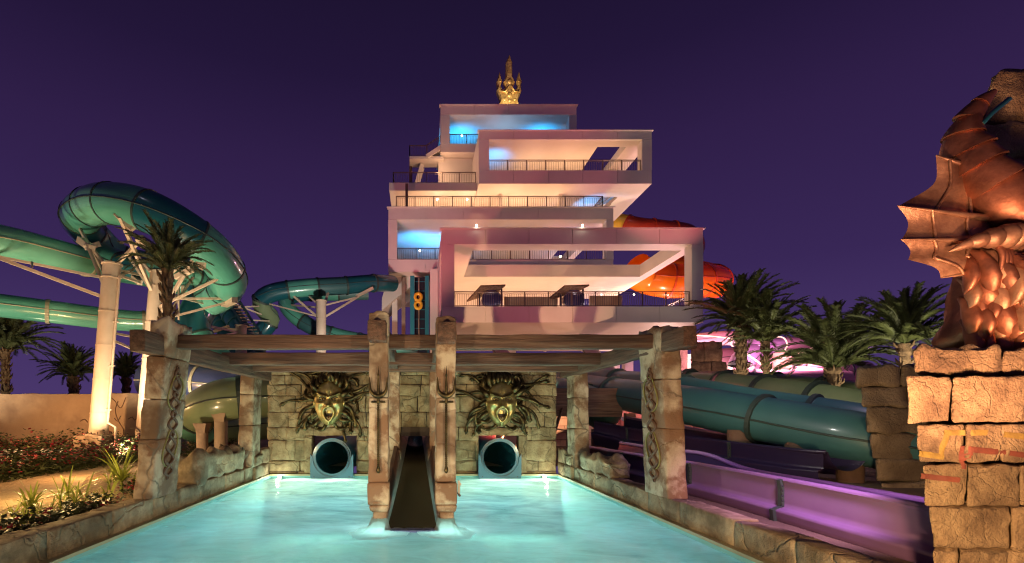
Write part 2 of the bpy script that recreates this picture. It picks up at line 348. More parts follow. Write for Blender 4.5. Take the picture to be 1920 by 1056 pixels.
# milky long-exposure water: part see-through, part lit from within
def water_mat(name, tint, milky, rgh):
    m = bpy.data.materials.new(name); m.use_nodes = True; n, l = m.node_tree.nodes, m.node_tree.links
    for x in list(n):
        if x.type != 'OUTPUT_MATERIAL': n.remove(x)
    out = [x for x in n if x.type == 'OUTPUT_MATERIAL'][0]
    pos = n.new('ShaderNodeNewGeometry').outputs['Position']
    mp = n.new('ShaderNodeMapping'); mp.inputs['Scale'].default_value = (0.9, 1.5, 1); mp.inputs['Rotation'].default_value = (0, 0, R(18)); l.new(pos, mp.inputs[0])
    t = n.new('ShaderNodeTexNoise'); t.inputs['Scale'].default_value = 1.1; t.inputs['Detail'].default_value = 7; t.inputs['Roughness'].default_value = 0.62; t.inputs['Distortion'].default_value = 0.9
    l.new(mp.outputs[0], t.inputs['Vector'])
    mr = n.new('ShaderNodeMapRange'); mr.inputs[1].default_value = 0.32; mr.inputs[2].default_value = 0.68; mr.inputs[3].default_value = milky - 0.22; mr.inputs[4].default_value = milky + 0.22
    l.new(t.outputs['Fac'], mr.inputs[0])
    tr = n.new('ShaderNodeBsdfTransparent'); tr.inputs[0].default_value = (*[min(1, c * 1.05) for c in tint], 1)
    tl = n.new('ShaderNodeBsdfTranslucent'); tl.inputs[0].default_value = (*tint, 1)
    df = n.new('ShaderNodeBsdfDiffuse'); df.inputs[0].default_value = (*[c * 0.8 for c in tint], 1)
    ml = n.new('ShaderNodeMixShader'); ml.inputs[0].default_value = 0.35; l.new(tl.outputs[0], ml.inputs[1]); l.new(df.outputs[0], ml.inputs[2])
    m1 = n.new('ShaderNodeMixShader'); l.new(mr.outputs[0], m1.inputs[0]); l.new(tr.outputs[0], m1.inputs[1]); l.new(ml.outputs[0], m1.inputs[2])
    gl = n.new('ShaderNodeBsdfGlossy'); gl.inputs['Roughness'].default_value = rgh
    b2 = n.new('ShaderNodeTexNoise'); b2.inputs['Scale'].default_value = 2.6; b2.inputs['Detail'].default_value = 4; l.new(mp.outputs[0], b2.inputs['Vector'])
    bp = n.new('ShaderNodeBump'); bp.inputs['Strength'].default_value = 0.25; bp.inputs['Distance'].default_value = 0.06; l.new(b2.outputs['Fac'], bp.inputs['Height']); l.new(bp.outputs[0], gl.inputs['Normal'])
    fr = n.new('ShaderNodeFresnel'); fr.inputs['IOR'].default_value = 1.33; l.new(bp.outputs[0], fr.inputs['Normal'])
    m2 = n.new('ShaderNodeMixShader'); l.new(fr.outputs[0], m2.inputs[0]); l.new(m1.outputs[0], m2.inputs[1]); l.new(gl.outputs[0], m2.inputs[2])
    l.new(m2.outputs[0], out.inputs[0]); return m
M['water'] = water_mat('water', (0.62, 0.93, 0.92), 0.62, 0.12)
M['cascade'] = water_mat('cascade', (0.84, 0.98, 0.95), 0.78, 0.3)
# ================================================================ SETTING
XL, XR, YB, YN = -4.72, 4.42, 15.5, 1.2          # pool edges
GZ = 0.30                                          # ground level outside the curbs
g = MB(); E = 500
for x0, x1, y0, y1 in ((-E, E, 16.0, E), (-E, E, -E, 0.8), (-E, -5.0, 0.8, 16.0), (4.7, E, 0.8, 16.0)):
    g.add([(x0, y0, GZ), (x1, y0, GZ), (x1, y1, GZ), (x0, y1, GZ)], [(0, 1, 2, 3)])
g.build('ground', M['ground'], origin=(0, 0, GZ), kind='structure')
b = MB()
b.add([(XL - .3, YN - .3, -1.65), (XR + .3, YN - .3, -1.65), (XR + .3, YB + .6, -1.65), (XL - .3, YB + .6, -1.65)], [(0, 1, 2, 3)])
b.box(XL - .35, XL, YN - .35, YB + .3, -1.64, 0.06); b.box(XR, XR + .35, YN - .35, YB + .3, -1.64, 0.06)
b.box(XL, XR, YN - .35, YN, -1.64, 0.29); b.box(XL, XR, YB - .02, YB + .3, -1.64, 0.06)
b.build('pool_basin', M['pool_plaster'], kind='structure')
w = MB()
w.grid(lambda u, v: Vector((XL + (XR - XL) * u, YN + (YB - YN) * v, 0.012 * noise.noise(Vector((u * 14, v * 20, 0))))), 60, 90)
w.build('pool_water', M['water'], kind='structure')
# tiled ledges round the water
t = MB(); t.box(XL - .14, XL, YN, YB, 0.062, 0.11); t.box(XR, XR + .12, YN, YB, 0.062, 0.11); t.box(XL, XR, YB - .14, YB + .1, 0.062, 0.115)
t.build('pool_ledge', M['tile'], kind='structure')
# sand path and planting beds on the left
def ground_sheet(name, pts, z, m):
    mb = MB(); vs = [(P(x, y, 1)[0] * (H - z) * F / (y - HZ), (H - z) * F / (y - HZ), z) for x, y in pts]
    mb.add(vs, [tuple(range(len(vs)))]); return mb.build(name, m, kind='structure')
ground_sheet('planting_soil', [(-420, 1056), (-380, 880), (0, 845), (120, 836), (262, 831), (430, 826), (505, 850), (436, 882), (330, 916), (250, 944), (170, 978), (95, 1005), (-20, 1050)][::-1], GZ + .006, M['soil'])
ground_sheet('sand_path', [(-420, 1010), (-420, 945), (-120, 918), (0, 906), (60, 892), (130, 877), (215, 867), (262, 862), (300, 856), (330, 857), (262, 872), (213, 879), (190, 884), (165, 893), (160, 899), (152, 912), (145, 920), (110, 927), (74, 936), (30, 947), (11, 954), (-60, 985), (-200, 1030)][::-1], GZ + .014, M['sand'])

# ---------------------------------------------------------------- curb walls of the pool
random.seed(4)
def curb(label, x0, x1, y0, y1, ztop):
    root = empty('curb_wall', ((x0 + x1) / 2, (y0 + y1) / 2, 0.1), label, 'wall')
    y = y0; i = 0
    while y < y1 - 0.2:
        l_ = min(random.uniform(0.8, 1.5), y1 - y); l_ = l_ if y1 - y - l_ > 0.4 else y1 - y
        blk(x0, x1, y + .004, y + l_ - .004, 0.10, ztop + random.uniform(-.012, .012), cuts=(5, 9, 6), amp=0.022, rnd=0.02, fr=3.2, seed=i).build('stone', M['stone'], root); y += l_; i += 1
    return root
curb('low weathered stone curb wall between the pool and the sandy planting bed', XL - .50, XL - .12, 2.0, 15.2, .49)
curb('low weathered stone curb wall between the pool and the purple flume', XR + .10, XR + .46, 2.0, 15.2, .49)

# ---------------------------------------------------------------- block wall at the back of the pool
wall = empty('block_wall', (0, YB + .3, 0), 'tan stone block wall at the back of the pool holding two gorgon reliefs', 'wall')
rows = [896, 884, 864, 826, 801, 773, 742, 721, 703, 682]
hole = [((584, 668), 893, 817), ((897, 974), 893, 817), ((752, 806), 893, 820)]
random.seed(11); sd = 0
for r in range(len(rows) - 1):
    lo_, hi_ = rows[r], rows[r + 1]; x = 500 + random.uniform(-2, 2) + r * .4; xe = 1044
    while x < xe - 4:
        wd = random.uniform(26, 62) if r not in (0, 1) else random.uniform(30, 80)
        nx_ = min(xe, x + wd)
        if xe - nx_ < 16: nx_ = xe
        segs = [(x, nx_)]
        for (hx, hb, ht) in hole:
            if hi_ < hb - 1 and lo_ > ht + 3:
                segs = [s for a, c in segs for s in ((a, min(c, hx[0])), (max(a, hx[1]), c)) if s[1] - s[0] > 3]
        for a, c in segs:
            sd += 1; dy = random.uniform(-.035, .035)
            blk(PX(a, YB) + .005, PX(c, YB) - .005, YB + dy, YB + .55, max(.115, PZ(lo_, YB)) + .005, PZ(hi_, YB) - .005, cuts=(7, 3, 6), amp=0.028, rnd=0.028, fr=2.6, seed=sd).build('stone', M['stone_back'], wall)
        x = nx_
# dark core behind the joints
mb = MB()
for a, c, lo_, hi_ in ((503, 584, 893, 684), (668, 752, 893, 684), (806, 897, 893, 684), (974, 1041, 893, 684), (584, 668, 815, 684), (752, 806, 818, 684), (897, 974, 815, 684)):
    mb.box(PX(a, YB), PX(c, YB), YB + .06, YB + .5, PZ(lo_, YB), PZ(hi_, YB))
mb.build('mortar', M['bronze_dark'], wall)
# flanking returns where the wall meets the curbs
for sx_, x0, x1, lab in ((-1, XL - .55, XL - .02, 'crumbling stone return wall stepping down beside the gorgon wall on the bed side'), (1, XR + .02, XR + .5, 'crumbling stone return wall stepping down beside the gorgon wall on the flume side')):
    rt = empty('return_wall', ((x0 + x1) / 2, 15.0, .1), lab, 'wall'); k = 0
    for y0, y1, zt in ((14.75, 15.45, .95), (14.1, 14.75, .8)):
        for z0, z1 in ((.11, .5), (.5, zt)):
            blk(x0, x1, y0 + .01, y1 - .01, z0, z1 - .01, cuts=(5, 6, 5), amp=.05, rnd=.04, fr=3, seed=60 + k, jag=.1 if z1 == zt else 0).build('stone', M['stone'], rt); k += 1
def boulder(label, x0, x1, y0, y1, z0, z1, seed, m='stone'):
    mb = blk(x0, x1, y0, y1, z0, z1, cuts=(12, 18, 12), amp=.10, rnd=.10, fr=1.7, seed=seed, jag=.22)
    return mb.build('boulder', M[m], label=label, cat='rock')
boulder('broken fluted rock lying on the left curb beside the rear column', XL - .62, XL - .10, 10.6, 13.4, .47, 1.08, 3)
boulder('small broken rock lying on the curb beside the purple flume', XR + .08, XR + .62, 11.4, 13.6, .47, .93, 8)

# ================================================================ PERGOLA
def column(label, bx, tx, y0, y1, zs, seed, m='plaster_stone', cuts=(6, 8, 12)):
    """bx, tx = x range at the bottom and the top, zs = joints from the base to the crown"""
    root = empty('stone_column', ((bx[0] + bx[1]) / 2, (y0 + y1) / 2, zs[0]), label, 'column')
    for i in range(len(zs) - 1):
        a = (zs[i] - zs[0]) / (zs[-1] - zs[0]); c = (zs[i + 1] - zs[0]) / (zs[-1] - zs[0])
        f = lambda t_: (bx[0] + (tx[0] - bx[0]) * t_, bx[1] + (tx[1] - bx[1]) * t_, y0, y1)
        top = i == len(zs) - 2
        rough(MB(), f(a), f(c), zs[i] + .004, zs[i + 1] - .003, cuts=cuts, amp=.022, rnd=.022, fr=2.4, seed=seed + i, jag=.10 if top else 0).build('stone_block', M[m], root)
    return root
colL = column('tall weathered column with carved chain on the left curb in front', (-5.12, -4.79), (-4.80, -4.47), 8.67, 9.58, [.47, 1.55, 2.28, 3.05, 3.72], 20, cuts=(6, 8, 9))
colR = column('tall weathered column with carved chain on the curb by the purple flume', (4.50, 4.86), (4.36, 4.70), 8.72, 9.62, [.47, 1.75, 2.65, 3.62], 30, cuts=(6, 8, 9))
column('rear column with carved chain rising behind the left curb rubble', (-5.22, -4.80), (-5.12, -4.72), 13.9, 14.6, [.47, 1.7, 2.6, 3.45], 40)
column('rear column with cracked plaster at the flume side end of the back wall', (4.50, 4.92), (4.46, 4.86), 13.9, 14.6, [.47, 1.6, 2.5, 3.45], 50)
# middle posts: foot, plinth, shaft, crown
def post(label, x0, x1, ztop, seed):
    y0, y1 = 8.55, 8.98
    root = empty('stone_post', ((x0 + x1) / 2, (y0 + y1) / 2, .02), label, 'post')
    blk(x0 + .07, x1 - .03, y0 + .06, y1 - .06, .03, .27, cuts=(4, 4, 3), amp=.012, rnd=.02, seed=seed).build('foot', M['plaster_stone'], root)
    rough(MB(), (x0 + .02, x1 + .0, y0 + .0, y1), (x0 - .012, x1 + .02, y0 - .025, y1 + .025), .272, .40, cuts=(5, 5, 3), amp=.012, rnd=.03, seed=seed + 1).build('plinth_base', M['plaster_stone'], root)
    blk(x0 - .018, x1 + .026, y0 - .03, y1 + .03, .405, .80, cuts=(6, 6, 7), amp=.018, rnd=.03, seed=seed + 2).build('plinth', M['plaster_stone'], root)
    rough(MB(), (x0 - .01, x1 + .01, y0, y1), (x0, x1, y0, y1), .805, 2.30, cuts=(7, 6, 12), amp=.018, rnd=.025, seed=seed + 3).build('shaft', M['plaster_stone'], root)
    rough(MB(), (x0, x1, y0, y1), (x0, x1 + .01, y0, y1), 2.304, ztop, cuts=(7, 6, 12), amp=.02, rnd=.025, seed=seed + 4, jag=.07).build('shaft', M['plaster_stone'], root)
    return root
post('left middle post standing in the pool beside the dark chute, taller of the two', -.88, -.545, 3.80, 70)
post('right middle post in the pool by the dark chute, small metal box on its side', .31, .655, 3.72, 80)
for lab, x0, x1, s_ in (('left rear post against the back wall beside the chute opening', -.90, -.555, 90), ('right rear post against the back wall beside the chute opening', .315, .67, 96)):
    rt = empty('stone_post', ((x0 + x1) / 2, 14.0, -.3), lab, 'post')
    blk(x0 - .05, x1 + .05, 13.65, 14.4, -.3, 1.0, cuts=(5, 6, 8), amp=.02, rnd=.03, seed=s_).build('plinth', M['plaster_stone'], rt)
    blk(x0, x1, 13.7, 14.35, 1.004, 3.5, cuts=(5, 6, 16), amp=.022, rnd=.025, seed=s_ + 1).build('shaft', M['plaster_stone'], rt)
# beams
def beam(label, x0, x1, y0, y1, z0, z1, seed, ax):
    cuts = (26, 4, 4) if ax == 'x' else (4, 20, 4)
    return blk(x0, x1, y0, y1, z0, z1, cuts=cuts, amp=.016, rnd=.018, fr=1.7, seed=seed).build('wooden_beam', M['wood_' + ax], label=label, cat='beam', group='timber beams of the pergola')
beam('front cross beam, dark timber, running between the two tall front columns', -4.55, 5.20, 9.02, 9.26, 3.24, 3.50, 1, 'x')
beam('second cross beam behind the front one, dark timber, over the pool', -4.75, 4.85, 11.65, 11.93, 3.21, 3.50, 2, 'x')
beam('rearmost cross beam, dark timber, just in front of the gorgon wall', -5.0, 4.85, 13.30, 13.58, 3.20, 3.50, 3, 'x')
beam('side beam from the palm-side front column to its rear column', -4.82, -4.56, 8.05, 15.0, 3.06, 3.42, 4, 'y')
beam('side beam from the flume-side front column to its rear column', 4.38, 4.61, 8.0, 15.0, 3.14, 3.48, 5, 'y')
beam('lengthwise beam with blunt end on the left middle post', -.875, -.555, 8.26, 15.4, 3.27, 3.63, 6, 'y')
beam('lengthwise beam with blunt end on the right middle post', .325, .645, 8.26, 15.4, 3.24, 3.60, 7, 'y')

# carved chain ornaments on the pool faces of the columns
def chain(root, xf, side, y0, z0, z1, lean, tw=.15):
    n = 72; L_ = z1 - z0
    def pt(t, off): z = z0 + L_ * t; return Vector((xf(z) + side * .012, y0 + off, z))
    knots = [0.0, .10, .22, .36, .43, .55, .62, .74, .80, .92, 1.0]
    for s_ in (-1, 1):
        pts = []
        for i in range(n + 1):
            t_ = i / n; k = max(j for j in range(len(knots) - 1) if knots[j] <= t_ + 1e-6); u = (t_ - knots[k]) / (knots[k + 1] - knots[k])
            wd = tw if knots[k + 1] - knots[k] > .09 else tw * .5
            pts.append(pt(t_, s_ * wd * math.sin(math.pi * u) * (1 if k % 2 == 0 else -1)))
        MB().tube(pts, .028, 6).build('carved_chain', M['carve_brown'], root)
    for za, zb, w_ in ((.08, .44, .24), (.62, .95, .24)):
        pts = []
        for i in range(25):
            a = math.pi * (i / 24) * 1.5 - math.pi * .25
            pts.append(pt((za + zb) / 2 + (zb - za) / 2 * math.sin(2 * math.pi * i / 24), w_ * math.cos(2 * math.pi * i / 24) * (1 + .25 * math.sin(4 * math.pi * i / 24))))
        MB().tube(pts, .015, 6, caps=False).build('carved_loop', M['carve_yellow'], root)
    for t_ in (-.015, 1.015):
        c = pt(t_, 0); MB().tube([c + Vector((0, .035 * math.cos(a * .524), .04 * math.sin(a * .524))) for a in range(13)], .014, 6, caps=False).build('carved_ring', M['carve_brown'], root)
chain(colL, lambda z: -4.785 + (z - .47) * .32 / 3.25, 1, 9.12, .85, 2.85, 1)
chain(colR, lambda z: 4.495 - (z - .47) * .14 / 3.15, -1, 9.18, .80, 2.82, 1)
# bronze tridents hung on the middle posts
def trident(x, label):
    y = 8.50; root = empty('trident', (x, y, 1.05), label, 'ornament', 'bronze tridents on the middle posts')
    mb = MB()
    n = 22; pts = []; rad = []
    for i in range(n + 1):
        a = math.pi * (1.0 + i / n); u = abs(i / n - .5) * 2
        pts.append((x + .155 * math.cos(a), y, 2.52 + .19 * math.sin(a) + (.14 * max(0, u - .75) / .25 if u > .75 else 0))); rad.append(.008 + .042 * (1 - u) ** .7)
    mb.tube(pts, rad, 8).build('crescent', M['bronze'], root)
    MB().tube([(x, y, 2.34), (x, y, 2.5), (x, y, 2.66), (x, y, 2.70), (x, y, 2.72), (x, y, 2.86)], [.03, .026, .012, .022, .012, .003], 8).build('spike', M['bronze'], root)
    MB().tube([(x - .12, y, 2.235), (x - .10, y, 2.222), (x - .03, y, 2.222), (x, y, 2.25), (x + .03, y, 2.222), (x + .10, y, 2.222), (x + .12, y, 2.235)], [.022, .014, .018, .03, .018, .014, .022], 8).build('guard', M['bronze'], root)
    MB().tube([(x, y, 2.34), (x, y, 2.3), (x, y, 2.25), (x, y, 2.2)], [.03, .018, .03, .018], 8).build('collar', M['bronze'], root)
    mb = MB()
    for ph in (0, math.pi):
        mb.tube([(x + .011 * math.cos(ph + k * .8), y + .011 * math.sin(ph + k * .8), 2.2 - k * .0085) for k in range(133)], .013, 5)
    mb.build('twisted_shaft', M['bronze'], root)
    MB().tube([(x, y, 1.09), (x, y, 1.075), (x, y, 1.05), (x, y, 1.02), (x, y, .985), (x, y, .97)], [.015, .03, .034, .04, .025, .006], 10).build('pommel', M['bronze'], root)
trident(-.71, 'bronze trident with twisted shaft hung on the left middle post')
trident(.485, 'bronze trident with twisted shaft hung on the right middle post')
# small junction box on the side of the right post
jb = empty('junction_box', (.71, 8.72, .66), 'small metal junction box fixed to the side of the right middle post', 'box')
MB().box(.70, .735, 8.62, 8.70, .60, .82).build('casing', M['steel_white'], jb)
MB().cyl((.70, 8.66, .60), (.735, 8.60, .56), .02).build('gland', M['rail'], jb); MB().box(.70, .76, 8.63, 8.68, .74, .78).build('clip', M['steel_white'], jb)
# water pouring out under the posts
for lab, x in (('white glowing cascade of water under the left middle post', -.70), ('white glowing cascade of water under the right middle post', .485)):
    mb = MB(); n = 26; prof = [(.155, .06), (.16, .03), (.165, -.02), (.19, -.10), (.25, -.02), (.33, .022), (.46, .02)]
    prof = [(.15, .05), (.165, .0), (.19, -.04)]
    prof = [(.150, .16), (.165, .10), (.19, .05), (.23, .030), (.29, .024), (.38, .020), (.50, .014)]
    def fn(u, v):
        k = v * (len(prof) - 1); i = min(int(k), len(prof) - 2); t_ = k - i; rr = prof[i][0] + (prof[i + 1][0] - prof[i][0]) * t_; zz = prof[i][1] + (prof[i + 1][1] - prof[i][1]) * t_
        a = -2 * math.pi * u; nz_ = noise.noise(Vector((math.cos(a) * 2, math.sin(a) * 2, x * 9)))
        rr *= 1 + .25 * nz_ * v
        return Vector((x + rr * math.cos(a), 8.70 + rr * math.sin(a) * .95 - .55 * min(1, v * 1.6), zz + .01 * noise.noise(Vector((a * 3, v * 6, x)))))
    mb.grid(fn, n * 2, 14).build('water_cascade', M['cascade'], label=lab, cat='cascade', group='cascades under the middle posts')

# ---------------------------------------------------------------- the dark chute between the posts
ch = empty('water_chute', (-.12, 8.6, 0), 'dark wet water chute coming down between the middle posts into the pool', 'slide')
def zc(y): t_ = (y - 8.35) / (16.6 - 8.35); return -.02 + 1.25 * t_ ** 1.25
def xc(y, s_): return (-.12 - (.43 - .20 * (y - 8.35) / 8)) if s_ < 0 else (-.12 + (.44 - .20 * (y - 8.35) / 8))
mb = MB(); mb.grid(lambda u, v: Vector((xc(8.35 + 8.6 * v, -1) * (1 - u) + xc(8.35 + 8.6 * v, 1) * u, 8.35 + 8.6 * v, zc(8.35 + 8.6 * v) + .05 * (2 * u - 1) ** 2)), 10, 30)
mb.build('chute_bed', M['chute'], ch)
for s_ in (-1, 1):
    mb = MB(); N_ = 24; vs = []
    for i in range(N_ + 1):
        y = 8.95 + (16.6 - 8.95) * i / N_; x = xc(y, s_); z = zc(y)
        q_ = s_ * (.07 + .19 * i / N_)
        for dx, dz in ((0, -.3), (q_, .42), (q_ + s_ * .09, .42), (s_ * .09, -.3)): vs.append((x + dx, y, z + dz))
    fs = [(0, 1, 2, 3)] + [(i * 4 + j, i * 4 + (j + 1) % 4, i * 4 + 4 + (j + 1) % 4, i * 4 + 4 + j) for i in range(N_) for j in range(4)]
    mb.add(vs, fs).build('side_wall', M['chute_wall'], ch)
MB().box(-.55, .32, 15.7, 15.75, 1.45, 1.5).build('cross_bar', M['rail'], ch)
mb = MB()
for i in range(44): mb.box(-.585 + i * .0213, -.574 + i * .0213, 8.22, 8.36, .0, .035)
mb.box(-.59, .36, 8.205, 8.222, -.02, .036); mb.box(-.59, .36, 8.36, 8.377, -.02, .036)
mb.build('grate', M['grate'], ch)

# ---------------------------------------------------------------- blue tube slide exits
def tube_exit(label, x, s_):
    zc_ = 2 + (778 - 857) * YB / F; Y0 = YB - .25; r = .585
    root = empty('tube_slide_exit', (x, Y0, 0), label, 'slide', 'blue tube slide exits in the back wall')
    dr = Vector((.16 * s_, 1, .04)); pts = [Vector((x, Y0, zc_)) + dr * k * .35 for k in range(9)]
    # straight, then bending upward inside
    for k in range(1, 7): pts.append(pts[-1] + Vector((.12 * s_ * k, .4, .10 * k)))
    MB().tube(pts, r - .05, 28, caps=False).build('inner_tube', M['blue_in'], root)
    MB().tube([p + Vector((0, 0, 0)) for p in pts[:9]], r, 28, caps=False).build('outer_tube', M['blue_slide'], root)
    # rim ring
    mb = MB(); n = 36; vs = []
    for i in range(n):
        a = 2 * math.pi * i / n
        for rr, yy in ((r - .075, -.02), (r + .03, -.02), (r + .03, .06), (r - .075, .06)): vs.append((x + rr * math.cos(a), Y0 + yy, zc_ + rr * math.sin(a)))
    mb.add(vs, [(i * 4 + j, i * 4 + (j + 1) % 4, ((i + 1) % n) * 4 + (j + 1) % 4, ((i + 1) % n) * 4 + j) for i in range(n) for j in range(4)], False).build('rim', M['blue_slide'], root)
    # flared front plate with a round scoop cut out of it
    mb = MB(); n = 24; vs = []; Yp = Y0 - .06
    for i in range(n + 1):
        a = math.pi + math.pi * i / n; ci, si = math.cos(a), math.sin(a)
        xin, zin = x + (r + .01) * ci, zc_ + (r + .01) * si + (.05 if False else 0)
        xo = x + max(-1, min(1, ci * 1.55)) * (r + .09); zo = -.12 if abs(ci) < .62 else -.12 + (abs(ci) - .62) / .38 * (zc_ + .14 + .12 - 0)
        if abs(ci) >= .62: zo = -.12 + (zc_ + .12 + .12) * ((abs(ci) - .62) / .38) ** 1.0
        for yy in (0, .09): vs.append((xin, Yp + yy, zin)); vs.append((xo, Yp + yy, zo))
    fs = []
    for i in range(n):
        k = i * 4
        fs += [(k, k + 1, k + 5, k + 4), (k + 2, k + 6, k + 7, k + 3), (k, k + 4, k + 6, k + 2), (k + 1, k + 3, k + 7, k + 5)]
    mb.add(vs, fs); mb.add(vs[:4], [(0, 2, 3, 1)]); mb.add(vs[-4:], [(0, 1, 3, 2)]); mb.build('front_plate', M['blue_slide'], root)
    mb = MB()
    for dx in (-.55, .55): mb.cyl((x + dx, Yp - .012, .06), (x + dx, Yp, .06), .018, n=8)
    mb.build('bolt', M['dark_metal'], root)
tube_exit('left blue tube slide exit below the first gorgon head', PX(625, YB), 1)
tube_exit('right blue tube slide exit below the second gorgon head', PX(934.5, YB), -1)
# stone jambs framing the slide openings
for lab, a, c in (('left slide opening', 572, 586), ('right slide opening', 972, 988)):
    blk(PX(a, YB), PX(c, YB), YB - .07, YB + .3, .13, PZ(817, YB), cuts=(4, 4, 10), amp=.03, rnd=.03, seed=a).build('jamb_stone', M['stone_back'], wall)
for a, c in ((560, 690), (886, 990)):
    blk(PX(a, YB), PX(c, YB), YB - .05, YB + .3, PZ(817, YB), PZ(802, YB), cuts=(12, 4, 4), amp=.025, rnd=.03, seed=c).build('lintel_stone', M['stone_back'], wall)
# pool lamps in the far corners
for lab, x in (('bright round pool lamp at the water line in the far corner by the bed', PX(527, YB) ), ('bright round pool lamp at the water line in the far corner by the flume', PX(1019, YB))):
    rt = empty('pool_lamp', (x, YB - .16, 0.02), lab, 'lamp', 'lamps at the water line of the back wall')
    MB().ball((x, YB - .17, .035), .03, 10, 6).build('lens', M['pool_lamp'], rt)
    MB().tube([(x, YB - .13, .035), (x, YB - .16, .035)], .07, 14).build('housing', M['steel_white'], rt)
    lamp('POINT', (x, YB - .42, .06), 12, (1, 1, .72), size=.04)

# ================================================================ GORGON RELIEFS
def gorgon(label, cx, cz, seed, flip, turn):
    root = empty('gorgon_relief', (cx, YB - .1, cz), label, 'sculpture', 'bronze gorgon reliefs on the back wall')
    rnd = random.Random(seed); yb = YB - .22; HH = .70
    def gs(u, v, a, c, su, sv): return math.exp(-((u - a) / su) ** 2 - ((v - c) / sv) ** 2)
    def face(u, v):
        u = u * 2 - 1; v = v * 2 - 1
        hw = .48 * math.sqrt(max(0, 1 - abs(v) ** 2.8)) * (1 - .30 * max(0, -v) ** 1.2)
        h = .36 * math.sqrt(max(0, 1 - .95 * u * u)) * math.sqrt(max(0, 1 - .8 * v * v))
        au = abs(u)
        h += .15 * math.exp(-(u / .14) ** 2) * max(0, min(1, (.34 - v) / .42)) * (1 if v > -.10 else math.exp(-((v + .10) / .05) ** 2))
        h += .06 * gs(au, v, .14, -.08, .09, .06)                       # nostrils
        br = v - (.27 + .24 * au); h += .085 * math.exp(-(br / .06) ** 2) * (1 if au < .82 else 0) * min(1, au * 5 + .35)
        h -= .105 * gs(au, v, .40, .19, .20, .085)
        h += .075 * gs(au, v, .60, -.02, .20, .12)
        h -= .07 * gs(au, v, .56, -.36, .15, .20)
        m_ = math.sqrt((u / .40) ** 2 + ((v + .47) / .31) ** 2)
        h += .06 * math.exp(-((m_ - 1.08) / .14) ** 2)
        if m_ < .95: h -= .22 * min(1, (.95 - m_) * 5)
        h += .06 * gs(u, v, 0, -.90, .3, .08)
        h -= .03 * gs(au, v, .12, .40, .04, .12)
        return Vector((cx + flip * (u * hw + turn * h), yb - h, cz + v * HH))
    MB().grid(face, 60, 84).build('face', M['gold_face'], root)
    fy = lambda u, v: face((u + 1) / 2, (v + 1) / 2)
    for s_ in (-1, 1):
        c = fy(s_ * .40, .18); mbe = MB().ball(c + Vector((0, .02, 0)), .066, 12, 8, 1.3, .8, .70); eo = mbe.build('eye', M['gold_face'], root)
        MB().ball(c + Vector((0, -.034, .0)), .026, 8, 6, 1, .5, 1).build('pupil', M['bronze_dark'], eo)
        up = [fy(s_ * (.18 + .46 * k / 8), .19 + .075 * math.sin(k / 8 * 3.14) + .03 * k / 8) + Vector((0, -.012, 0)) for k in range(9)]
        MB().tube(up, .016, 5).build('eyelid', M['bronze_dark'], root)
        lo = [fy(s_ * (.18 + .46 * k / 8), .17 - .06 * math.sin(k / 8 * 3.14) + .03 * k / 8) + Vector((0, -.008, 0)) for k in range(9)]
        MB().tube(lo, .013, 5).build('eyelid', M['bronze_dark'], root)
        pts = [fy(s_ * (.13 + .62 * k / 8), .285 + .19 * k / 8) + Vector((0, -.014, 0)) for k in range(9)]
        MB().tube(pts, [.02, .032, .034, .032, .028, .024, .018, .014, .006], 6).build('eyebrow', M['bronze'], root)
    mc = fy(0, -.47)
    MB().ball(mc + Vector((0, .03, 0)), .16, 14, 10, 1.0, .22, 1.15).build('mouth_cavity', M['bronze_dark'], root)
    MB().ball(mc + Vector((0, -.015, -.10)), .07, 10, 6, 1.1, .6, .42).build('tongue', M['red_tube'], root)
    ring = [fy(.41 * math.cos(2 * math.pi * i / 32), -.47 + .32 * math.sin(2 * math.pi * i / 32)) + Vector((0, -.012, 0)) for i in range(33)]
    MB().tube(ring, .028, 8, caps=False).build('lip', M['gold_face'], root)
    for i in range(8):
        uu = -.245 + .07 * i; fang = i in (1, 6)
        for up in (1, -1):
            pv = -.47 + up * .26 * math.sqrt(max(.1, 1 - (uu / .38) ** 2)); q = fy(uu, -.47 + up * .33); p = Vector((q.x, mc.y - .15, cz + pv * HH))
            L_ = (.15 if fang else .055) if up > 0 else (.10 if i in (2, 5) else .05)
            MB().tube([p, p + Vector((0, .0, -up * L_ * .6)), p + Vector((0, .005, -up * L_))], [.021, .016, .003], 6).build('tooth', M['ivory'], root)
    for s_ in (-1, 1): MB().ball(fy(s_ * .97, .02) + Vector((0, -.0, 0)), .07, 8, 6, .5, .7, 1.3).build('ear', M['gold_face'], root)
    fx = cx + flip * turn * .3
    def snake(a0, r0, length, bend, wav, rad, dep, ph=0.0, lift=0.0):
        p = Vector((fx + flip * (math.cos(a0) * r0 * .78), 0, cz + .06 + math.sin(a0) * r0 * 1.16)); ang = a0; pts = []; rr = []; n = 28
        for i in range(n + 1):
            t_ = i / n; y = YB - .08 - dep * (1 - .7 * t_ ** 1.5) - .05 * math.sin(t_ * 7 + ph) - lift * math.sin(math.pi * t_)
            pts.append(Vector((p.x, min(y, YB - .08), p.z)))
            base = rad * (1.0 - .42 * t_)
            if t_ > .86: base = rad * (.50 + .62 * math.sin(min(1, (t_ - .86) / .14) * math.pi * .82))
            rr.append(base)
            ang += (bend / n) + wav * math.cos(t_ * 8 + ph) / n * 6; st = length / n
            p = p + Vector((flip * math.cos(ang) * st, 0, math.sin(ang) * st))
        rr[-1] *= .5
        so = MB().tube(pts, rr, 10).build('snake', M['bronze'], root)
        h_, t_ = pts[-1], (pts[-1] - pts[-3]).normalized(); sd_ = Vector((-t_.z, 0, t_.x)); mb = MB()
